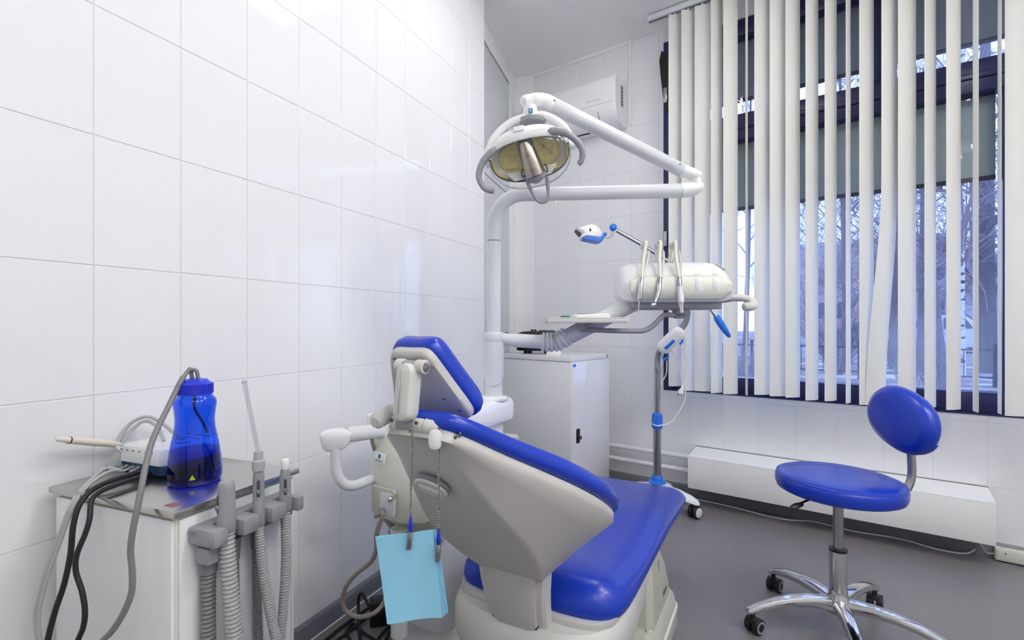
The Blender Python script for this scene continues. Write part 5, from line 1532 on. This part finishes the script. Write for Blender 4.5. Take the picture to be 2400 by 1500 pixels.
for c_, pr_ in ((k1_, 0), (r1, 1)):
    bo = part(cl, 'clip_boot', MB().tube([c_ + Z * .003, c_ - Z * .006, c_ - Z * .018, c_ - Z * .022], [.0016, .0028, .0044, .003], 10), M['capblue'])
    part(cl, 'clip', MB().box(c_ + V((.0, -.004, -.036)), (.0075, .009, .030), Matrix.Rotation(.08, 3, 'Y'), .0015), M['tubesteel'])
def bib_mat():
    m = pm('blue_bib_paper', rgb(146, 208, 236), 0.85, var=0.02)
    nt = m.node_tree
    b = nt.nodes['Principled BSDF']
    tc = nt.nodes.new('ShaderNodeTexCoord')
    wv = nt.nodes.new('ShaderNodeTexWave')
    wv.bands_direction = 'Z'
    wv.inputs['Scale'].default_value = 80
    wv.inputs['Distortion'].default_value = 0.0
    nt.links.new(tc.outputs['Object'], wv.inputs['Vector'])
    bp = nt.nodes.new('ShaderNodeBump')
    bp.inputs['Strength'].default_value = .07
    bp.inputs['Distance'].default_value = .002
    nt.links.new(wv.outputs['Fac'], bp.inputs['Height'])
    nt.links.new(bp.outputs['Normal'], b.inputs['Normal'])
    return m
M['bib'] = bib_mat()
bib = thing('paper_bibs', 'folded pale blue ribbed paper bibs clipped to the hanging chain', 'paper bib', pix(962, 1250, YB))
def sheet(co, dy, sw):
    a, b, c, d = [pix(x, y, YB + dy) for x, y in co]
    n, mrows = 10, 12
    f, bk_ = [], []
    for j_ in range(mrows + 1):
        for i in range(n + 1):
            s, t = i / n, j_ / mrows
            p = a.lerp(b, s).lerp(d.lerp(c, s), t)
            w = sw * (math.sin(5.5 * s + 1.2 * t) * .003 * t + .004 * math.exp(-((s - .58) / .12) ** 2) * math.exp(-(t / .25)) + .004 * t * t)
            f.append(p + V((0, -w - .0008, 0)))
            bk_.append(p + V((0, -w + .0008, 0)))
    fs = []
    K = len(f)
    for j_ in range(mrows):
        for i in range(n):
            q_ = j_ * (n + 1) + i
            fs.append((q_, q_ + 1, q_ + n + 2, q_ + n + 1))
            fs.append((K + q_, K + q_ + n + 1, K + q_ + n + 2, K + q_ + 1))
    for i in range(n):
        fs.append((i, K + i, K + i + 1, i + 1))
        q_ = mrows * (n + 1) + i
        fs.append((q_, q_ + 1, K + q_ + 1, K + q_))
    for j_ in range(mrows):
        q_ = j_ * (n + 1)
        fs.append((q_, q_ + n + 1, K + q_ + n + 1, K + q_))
        q_ += n
        fs.append((q_, K + q_, K + q_ + n + 1, q_ + n + 1))
    return MB().add(f + bk_, fs)
for k, (co, dy) in enumerate(([(880, 1258), (1016, 1242), (1038, 1443), (910, 1457)], 0), ) if False else enumerate((([(880, 1258), (1014, 1243), (1038, 1443), (910, 1457)], 0.0), ([(886, 1257), (1017, 1241), (1044, 1439), (914, 1454)], .006), ([(890, 1256), (1021, 1242), (1050, 1433), (918, 1452)], .012), ([(894, 1256), (1024, 1250), (1051, 1428), (920, 1450)], .018))):
    part(bib, 'bib_sheet', sheet(co, dy, 1.0), M['bib'], smooth=True, angle=60)

# ------------------------------------------------------------------ on the floor between chair and wall
pw = fl(985, 1478, .0)
strip = thing('power_strip', 'black multi-socket power strip with a blue switch on the floor by the chair', 'power strip', pw)
sd = V((.12, .99, 0)).normalized()
sn = V((.99, -.12, 0)).normalized()
part(strip, 'body', MB().prism(rrect(.062, .30, .012), 0, .038, frame(pw + sd * .10, sn, sd, Z), .006), M['black'])
part(strip, 'switch', MB().prism(rrect(.026, .034, .005), .036, .043, frame(pw - sd * .02, sn, sd, Z), .002), M['capblue'])
for k in range(4):
    part(strip, 'socket', MB().lathe([(.021, .0375), (.023, .040), (.019, .040), (.018, .0385), (.004, .0385)], Matrix.Translation(pw + sd * (.035 + .053 * k)), 24), M['dgrey'])
part(strip, 'contact_pin', MB().cyl(pw + sd * .03 + Z * .038, pw + sd * .03 + Z * .050, .0025, n=8), M['bronze'])
ad = fl(880, 1478, 0)
adp = thing('power_adapter', 'square black power adapter block on the floor under the bibs', 'adapter', ad)
part(adp, 'case', MB().box(ad + V((.01, .05, .045)), (.085, .06, .09), Matrix.Rotation(.25, 3, 'Z'), .006), M['black'])
part(adp, 'lead_socket', MB().box(ad + V((.05, .03, .09)), (.04, .03, .02), Matrix.Rotation(.25, 3, 'Z'), .004), M['dgrey'])
def wire(pts, r, lab, nm='loose_cable', mat='rubber'):
    P = crv(pts, 7)
    return solo(nm, MB().tube(P, r, 8), M[mat], lab, 'cable', P[len(P) // 2], 'black cables tangled on the floor')
random.seed(9)
wire([fl(760, 1503, .008), fl(800, 1470, .01), fl(835, 1445, .012), fl(870, 1422, .02), fl(905, 1405, .03), fl(930, 1402, .03)], .006, 'black cable curving along the wall skirting under the bibs')
wire([fl(770, 1515, .008), fl(815, 1482, .008), fl(850, 1455, .01), fl(890, 1420, .02), fl(925, 1410, .02)], .0055, 'second black cable curving along the wall skirting under the bibs')
wire([fl(845, 1510, .01), at_z(841, 1450, .02), at_z(840, 1410, .06), at_z(845, 1392, .09), at_z(852, 1395, .085), at_z(868, 1425, .05), at_z(895, 1450, .02), fl(920, 1465, .01)], .0058, 'black cable standing up in a sharp bend beside the adapter')
wire([fl(820, 1500, .008), fl(812, 1480, .008), fl(826, 1462, .008), fl(845, 1478, .01), fl(880, 1500, .01), fl(915, 1510, .01)], .0055, 'black cable looped flat in front of the adapter')
wire([fl(905, 1500, .008), fl(915, 1475, .008), fl(932, 1465, .01), fl(940, 1485, .01), fl(960, 1500, .01), fl(985, 1502, .02)], .006, 'black cable looped between adapter and power strip')
wire([fl(880, 1505, .012), fl(900, 1480, .012), fl(925, 1458, .02), fl(955, 1450, .03), at_z(975, 1462, .045)], .005, 'black cable plugged into the power strip')
wire([fl(930, 1510, .01), fl(938, 1480, .012), fl(950, 1466, .014), fl(966, 1470, .014), fl(962, 1495, .012), fl(945, 1512, .012)], .006, 'small ring of black cable beside the power strip')
# olive waste bag behind the bibs
wb = fl(1040, 1415, .0)
wb = V((-.285, 1.98, .0))
bag = thing('waste_cup', 'olive cream cup with green lettering on the unit foot behind the bibs', 'cup', pix(1040, 1385, 1.80))
bc_ = pix(1038, 1388, 1.80)
part(bag, 'cup_body', MB().lathe([(.03, 0), (.045, .005), (.06, .04), (.068, .08), (.066, .095), (.06, .098)], Matrix.Translation(bc_ - Z * .01), 32), M['creamd'])
part(bag, 'cup_stem', MB().cyl(V((bc_.x, bc_.y, .02)), V((bc_.x, bc_.y, bc_.z)), .02, n=14), M['gplast'])
text(bag, 'cup_lettering', 'FEDESA', frame(bc_ + V((0, -.068, .062)), V((1, 0, 0)), Z, V((0, -1, 0))), .026, M['gtext'])

# ------------------------------------------------------------------ outdoors
def bark(name, col, scale, dark=None):
    m = pm(name, col, 0.9, bump=0.0, var=0.25, vscale=scale)
    if dark:
        nt = m.node_tree
        b = nt.nodes['Principled BSDF']
        src = b.inputs['Base Color'].links[0].from_socket
        tc = nt.nodes.new('ShaderNodeTexCoord')
        mp = nt.nodes.new('ShaderNodeMapping')
        mp.inputs['Scale'].default_value = (3, 3, 9)
        nz = nt.nodes.new('ShaderNodeTexNoise')
        nz.inputs['Scale'].default_value = 1.6
        nt.links.new(tc.outputs['Object'], mp.inputs[0])
        nt.links.new(mp.outputs[0], nz.inputs['Vector'])
        rp = nt.nodes.new('ShaderNodeValToRGB')
        rp.color_ramp.elements[0].position = .56
        rp.color_ramp.elements[1].position = .60
        nt.links.new(nz.outputs['Fac'], rp.inputs[0])
        mx = nt.nodes.new('ShaderNodeMix')
        mx.data_type = 'RGBA'
        mx.inputs[7].default_value = dark
        nt.links.new(rp.outputs[0], mx.inputs[0])
        nt.links.new(src, mx.inputs[6])
        nt.links.new(mx.outputs[2], b.inputs['Base Color'])
    return m
M['bark'] = bark('dark_bark', rgb(100, 92, 96), 8)
M['twig'] = pm('winter_twigs', rgb(132, 120, 124), 0.9, var=.15)
M['birch'] = bark('birch_bark', rgb(206, 204, 204), 6, rgb(52, 48, 50))
def ground_mat():
    m = pm('leaf_and_snow_ground', rgb(120, 110, 108), 0.95, var=.3, vscale=3)
    nt = m.node_tree
    b = nt.nodes['Principled BSDF']
    src = b.inputs['Base Color'].links[0].from_socket
    tc = nt.nodes.new('ShaderNodeTexCoord')
    nz = nt.nodes.new('ShaderNodeTexNoise')
    nz.inputs['Scale'].default_value = .9
    nz.inputs['Detail'].default_value = 6
    nt.links.new(tc.outputs['Object'], nz.inputs['Vector'])
    rp = nt.nodes.new('ShaderNodeValToRGB')
    rp.color_ramp.elements[0].position = .50
    rp.color_ramp.elements[1].position = .62
    nt.links.new(nz.outputs['Fac'], rp.inputs[0])
    mx = nt.nodes.new('ShaderNodeMix')
    mx.data_type = 'RGBA'
    mx.inputs[7].default_value = rgb(196, 198, 204)
    nt.links.new(rp.outputs[0], mx.inputs[0])
    nt.links.new(src, mx.inputs[6])
    nt.links.new(mx.outputs[2], b.inputs['Base Color'])
    return m
M['ground'] = ground_mat()
M['road'] = pm('wet_asphalt', rgb(120, 122, 130), .5, var=.15, vscale=2)
M['facade'] = pm('reddish_render', rgb(172, 146, 146), .85, var=.08)
M['facade2'] = pm('grey_panel_render', rgb(150, 152, 160), .85, var=.06)
M['wpane'] = pm('dark_window_pane', rgb(60, 66, 84), .15)
M['carw'] = pm('silver_car_paint', rgb(196, 200, 206), .2, coat=.5)
M['card'] = pm('dark_car_paint', rgb(60, 66, 90), .2, coat=.5)
M['fence'] = pm('black_fence_paint', rgb(40, 42, 46), .5)

OUT = -WN
g0, g1 = Wp(-14, -.16, -.03), Wp(40, -.16, -.03)
gm = MB().obox(g0 + Z * -.2, WD * 54, OUT * 75, Z * .2)
gr = struct('ground', gm, M['ground'])
gr['label'] = 'leaf-strewn ground with patches of thin snow outside the window'
rd_ = MB().obox(Wp(-14, -15.5, -.028), WD * 54, OUT * 7, Z * .006)
rd2 = struct('road', rd_, M['road'])
rd2['label'] = 'grey wet road behind the fence outside the window'

def out(px, Y, z=-.03):
    return V(((px - 1200) / F_PX * Y, Y, z))

def tree(name, label, px, Y, h, r, seed, bmat, lean=0.0, spread=.55, depth=4, kids=(5, 4, 3, 3), first=.25, droop=0.0, group=None):
    rnd = random.Random(seed)
    base = out(px, Y)
    t = thing(name, label, 'tree', base, group)
    tr_path = []
    n = 8
    wob = [V((0, 0, 0))]
    for i in range(1, n + 1):
        wob.append(wob[-1] + V((rnd.uniform(-1, 1), rnd.uniform(-1, 1), 0)) * .02 * h / n)
    for i in range(n + 1):
        f = i / n
        tr_path.append(base + V((lean * f * h, 0, f * h)) + wob[i])
    part(t, 'trunk', MB().tube(tr_path, [r * (1.15 if i == 0 else 1) * (1 - .8 * i / n) for i in range(n + 1)], 9), bmat)
    br = MB()
    def branch(p, d, L, rad, lev):
        pts = [p]
        dd = d.copy()
        seg = 3 if lev < 2 else 2
        for k in range(seg):
            dd = (dd + V((rnd.uniform(-1, 1), rnd.uniform(-1, 1), rnd.uniform(-.6, .9) - droop)) * .28).normalized()
            pts.append(pts[-1] + dd * L / seg)
        br.tube(pts, [max(.004, rad * (1 - .75 * k / seg)) for k in range(seg + 1)], 4 if lev < 2 else 3, False)
        if lev >= depth - 1:
            return
        for k in range(kids[min(lev + 1, len(kids) - 1)]):
            f = rnd.uniform(.3, 1)
            q_ = pts[min(seg, int(f * seg))]
            sd_ = V((rnd.uniform(-1, 1), rnd.uniform(-1, 1), rnd.uniform(-.4, .8))).normalized()
            branch(q_, (dd * .7 + sd_ * .75).normalized(), L * rnd.uniform(.45, .7), rad * .5, lev + 1)
    nb = kids[0] * 4
    for k in range(nb):
        f = first + (1 - first) * (k + .5) / nb
        p = tr_path[0].lerp(tr_path[-1], f)
        i = min(n - 1, int(f * n))
        p = tr_path[i].lerp(tr_path[i + 1], f * n - i)
        a = rnd.uniform(0, 2 * math.pi)
        d = V((math.cos(a), math.sin(a), spread + rnd.uniform(-.1, .4))).normalized()
        branch(p, d, h * .26 * (1.15 - .7 * f), r * .32 * (1.1 - f * .8), 0)
    part(t, 'branches', br, M['twig'], smooth=False)
    return t
tree('larch_tree', 'thick dark trunk of a larch close outside the window', 2312, 11.5, 11, .21, 3, M['bark'], 0, .15, 4, (6, 4, 3, 3), .10, .12)
tree('birch_tree', 'white birch with black-flecked bark outside the window', 2247, 10.5, 10, .105, 5, M['birch'], .012, .9, 4, (4, 3, 3, 2), .18)
tree('leaning_tree', 'dark slender leaning tree outside the window between birch and fence', 2215, 8.2, 7, .075, 8, M['bark'], -.09, .6, 4, (4, 4, 3, 3), .22)
tree('bare_tree', 'tall bare tree standing right of the frosted pane behind the fence', 2092, 12.5, 9, .10, 11, M['bark'], .03, .7, 4, (5, 4, 3, 3), .15)
tree('bare_tree', 'bare tree with dense fine twigs in front of the reddish building', 1985, 14, 9, .11, 12, M['bark'], -.02, .5, 4, (6, 4, 4, 3), .10)
tree('bare_tree', 'small bare tree left of the reddish building', 1905, 16, 8, .09, 14, M['bark'], .0, .6, 4, (5, 4, 3, 3), .12)
tree('bare_tree', 'bare tree nearest to the left window frame', 1745, 13, 8, .07, 15, M['bark'], .01, .8, 4, (4, 4, 3, 2), .30)
tree('bare_tree', 'bare tree growing in front of the grey apartment block', 2160, 19, 11, .14, 17, M['bark'], .0, .5, 4, (6, 4, 4, 3), .08)
for i, (px, Y, sd_) in enumerate(((2040, 24, 21), (2120, 27, 22), (2235, 26, 23), (2290, 22, 24), (2350, 25, 25), (1950, 28, 26), (1850, 30, 27), (2420, 20, 28), (2180, 32, 29))):
    tree('background_tree', 'bare tree among the hazy row beyond the road', px, Y, 11, .13, sd_, M['bark'], 0, .5, 4, (6, 4, 3, 3), .05, group='bare trees beyond the road')
def shrub(label, px, Y, h, w, seed, cnt=60):
    rnd = random.Random(seed)
    base = out(px, Y)
    mb = MB()
    for k in range(cnt):
        a = rnd.uniform(0, 6.28)
        d = V((math.cos(a) * w, math.sin(a) * w * .5, h * rnd.uniform(.5, 1)))
        m_ = base + d * .5 + V((rnd.uniform(-.1, .1), rnd.uniform(-.1, .1), .08))
        mb.tube([base + V((rnd.uniform(-.1, .1), rnd.uniform(-.1, .1), 0)), m_, base + d], [.010, .007, .003], 3, False)
        for q_ in range(3):
            e = m_.lerp(base + d, rnd.uniform(0, .9))
            mb.tube([e, e + V((rnd.uniform(-.3, .3), rnd.uniform(-.2, .2), rnd.uniform(.05, .35)))], [.005, .002], 3, False)
    return solo('bare_shrub', mb, M['twig'], label, 'shrub', base, smooth=False)
shrub('low bare shrub outside near the left window frame', 1765, 8.0, .75, .55, 31, 80)
shrub('bare twiggy shrub in front of the fence outside', 2130, 8.3, 1.3, .5, 32, 60)
shrub('dense bare shrub below the reddish building', 1960, 11, 1.6, .9, 33, 90)
shrub('small bare shrub at the foot of the birch', 2190, 8.2, .7, .35, 34, 45)
# low fence
fn = thing('garden_fence', 'low black metal fence along the lawn outside the window', 'fence', Wp(3, -9, -.03))
for z in (.12, .62):
    part(fn, 'rail', MB().obox(Wp(-4, -9, z), WD * 26, OUT * .03, Z * .03), M['fence'])
for k in range(14):
    part(fn, 'post', MB().obox(Wp(-4 + 2 * k, -9, -.03), WD * .06, OUT * .05, Z * .78), M['fence'])
for k in range(130):
    part(fn, 'bar', MB().obox(Wp(-3.8 + .2 * k, -8.995, .12), WD * .014, OUT * .014, Z * .5), M['fence'])
# parked cars
def car(label, px, Y, mat):
    O = out(px, Y, -.022)
    ex = WD
    ey = OUT
    def P(x, y, z):
        return O + ex * x + ey * y + Z * z
    t = thing('parked_car', label, 'car', O)
    side = [(-2.1, .35), (-2.05, .62), (-1.9, .80), (-1.2, .90), (-.75, 1.32), (-.3, 1.44), (.7, 1.44), (1.25, 1.05), (1.95, .92), (2.12, .70), (2.1, .34), (1.7, .24), (-1.7, .24)]
    sd_ = [(p.x, p.y) for p in crv([V((a, b, 0)) for a, b in side], 3, True)]
    part(t, 'body', MB().loft([[P(x * k, y, .24 + (z - .24) * (k if z > .9 else 1)) for x, z in sd_] for y, k in ((-.84, .96), (-.80, 1), (.80, 1), (.84, .96))]), mat)
    for sy in (-.835, .835):
        for a, b in ((-.95, .05), (.13, 1.0)):
            q_ = [P(a + .05 if a < 0 else a, sy * 1.012, .93), P(b, sy * 1.012, .95), P(b - (.25 if b > .5 else 0), sy * 1.0, 1.36), P(a + (.45 if a < 0 else 0), sy * 1.0, 1.36)]
            part(t, 'side_window', MB().add([p - ey * .01 for p in q_] + [p + ey * .01 for p in q_], [(0, 1, 2, 3), (7, 6, 5, 4), (0, 4, 5, 1), (1, 5, 6, 2), (2, 6, 7, 3), (3, 7, 4, 0)]), M['wpane'])
        for wx in (-1.3, 1.32):
            w = part(t, 'wheel', MB().cyl(P(wx, sy * .86, .31), P(wx, sy * 1.02, .31), .31, n=20, bev=.03), M['rubber'])
            part(w, 'hub', MB().cyl(P(wx, sy * 1.01, .31), P(wx, sy * 1.03, .31), .19, n=16), M['gplast'])
    return t
car('silver car parked beyond the fence left of the birch', 2195, 20, M['carw'])
car('pale car parked beyond the fence near the larch', 2330, 27, M['carw'])
car('dark blue car parked beyond the fence left of the silver one', 2060, 25, M['card'])
# far buildings
def block(label, px, Y, w, h, d, mat, nx_, nz_, z0=1.6):
    O = out(px, Y)
    t = thing('apartment_block', label, 'building', O)
    part(t, 'wall', MB().obox(O - WD * w / 2, WD * w, OUT * d, Z * h), mat)
    for i in range(nx_):
        for k in range(nz_):
            x = -w / 2 + w * (i + .5) / nx_
            part(t, 'window', MB().obox(O + WD * (x - .6) + Z * (z0 + 3 * k) - OUT * .05, WD * 1.2, OUT * .12, Z * 1.4), M['wpane'])
    part(t, 'roof', MB().obox(O - WD * (w / 2 + .2) + Z * h - OUT * .2, WD * (w + .4), OUT * (d + .4), Z * .3), M['gplast'])
    return t
block('low reddish building far behind the bare trees', 2010, 42, 12, 8.0, 8, M['facade'], 6, 2)
block('pale grey apartment block far behind the trees and cars', 2330, 58, 26, 9, 10, M['facade2'], 12, 3)
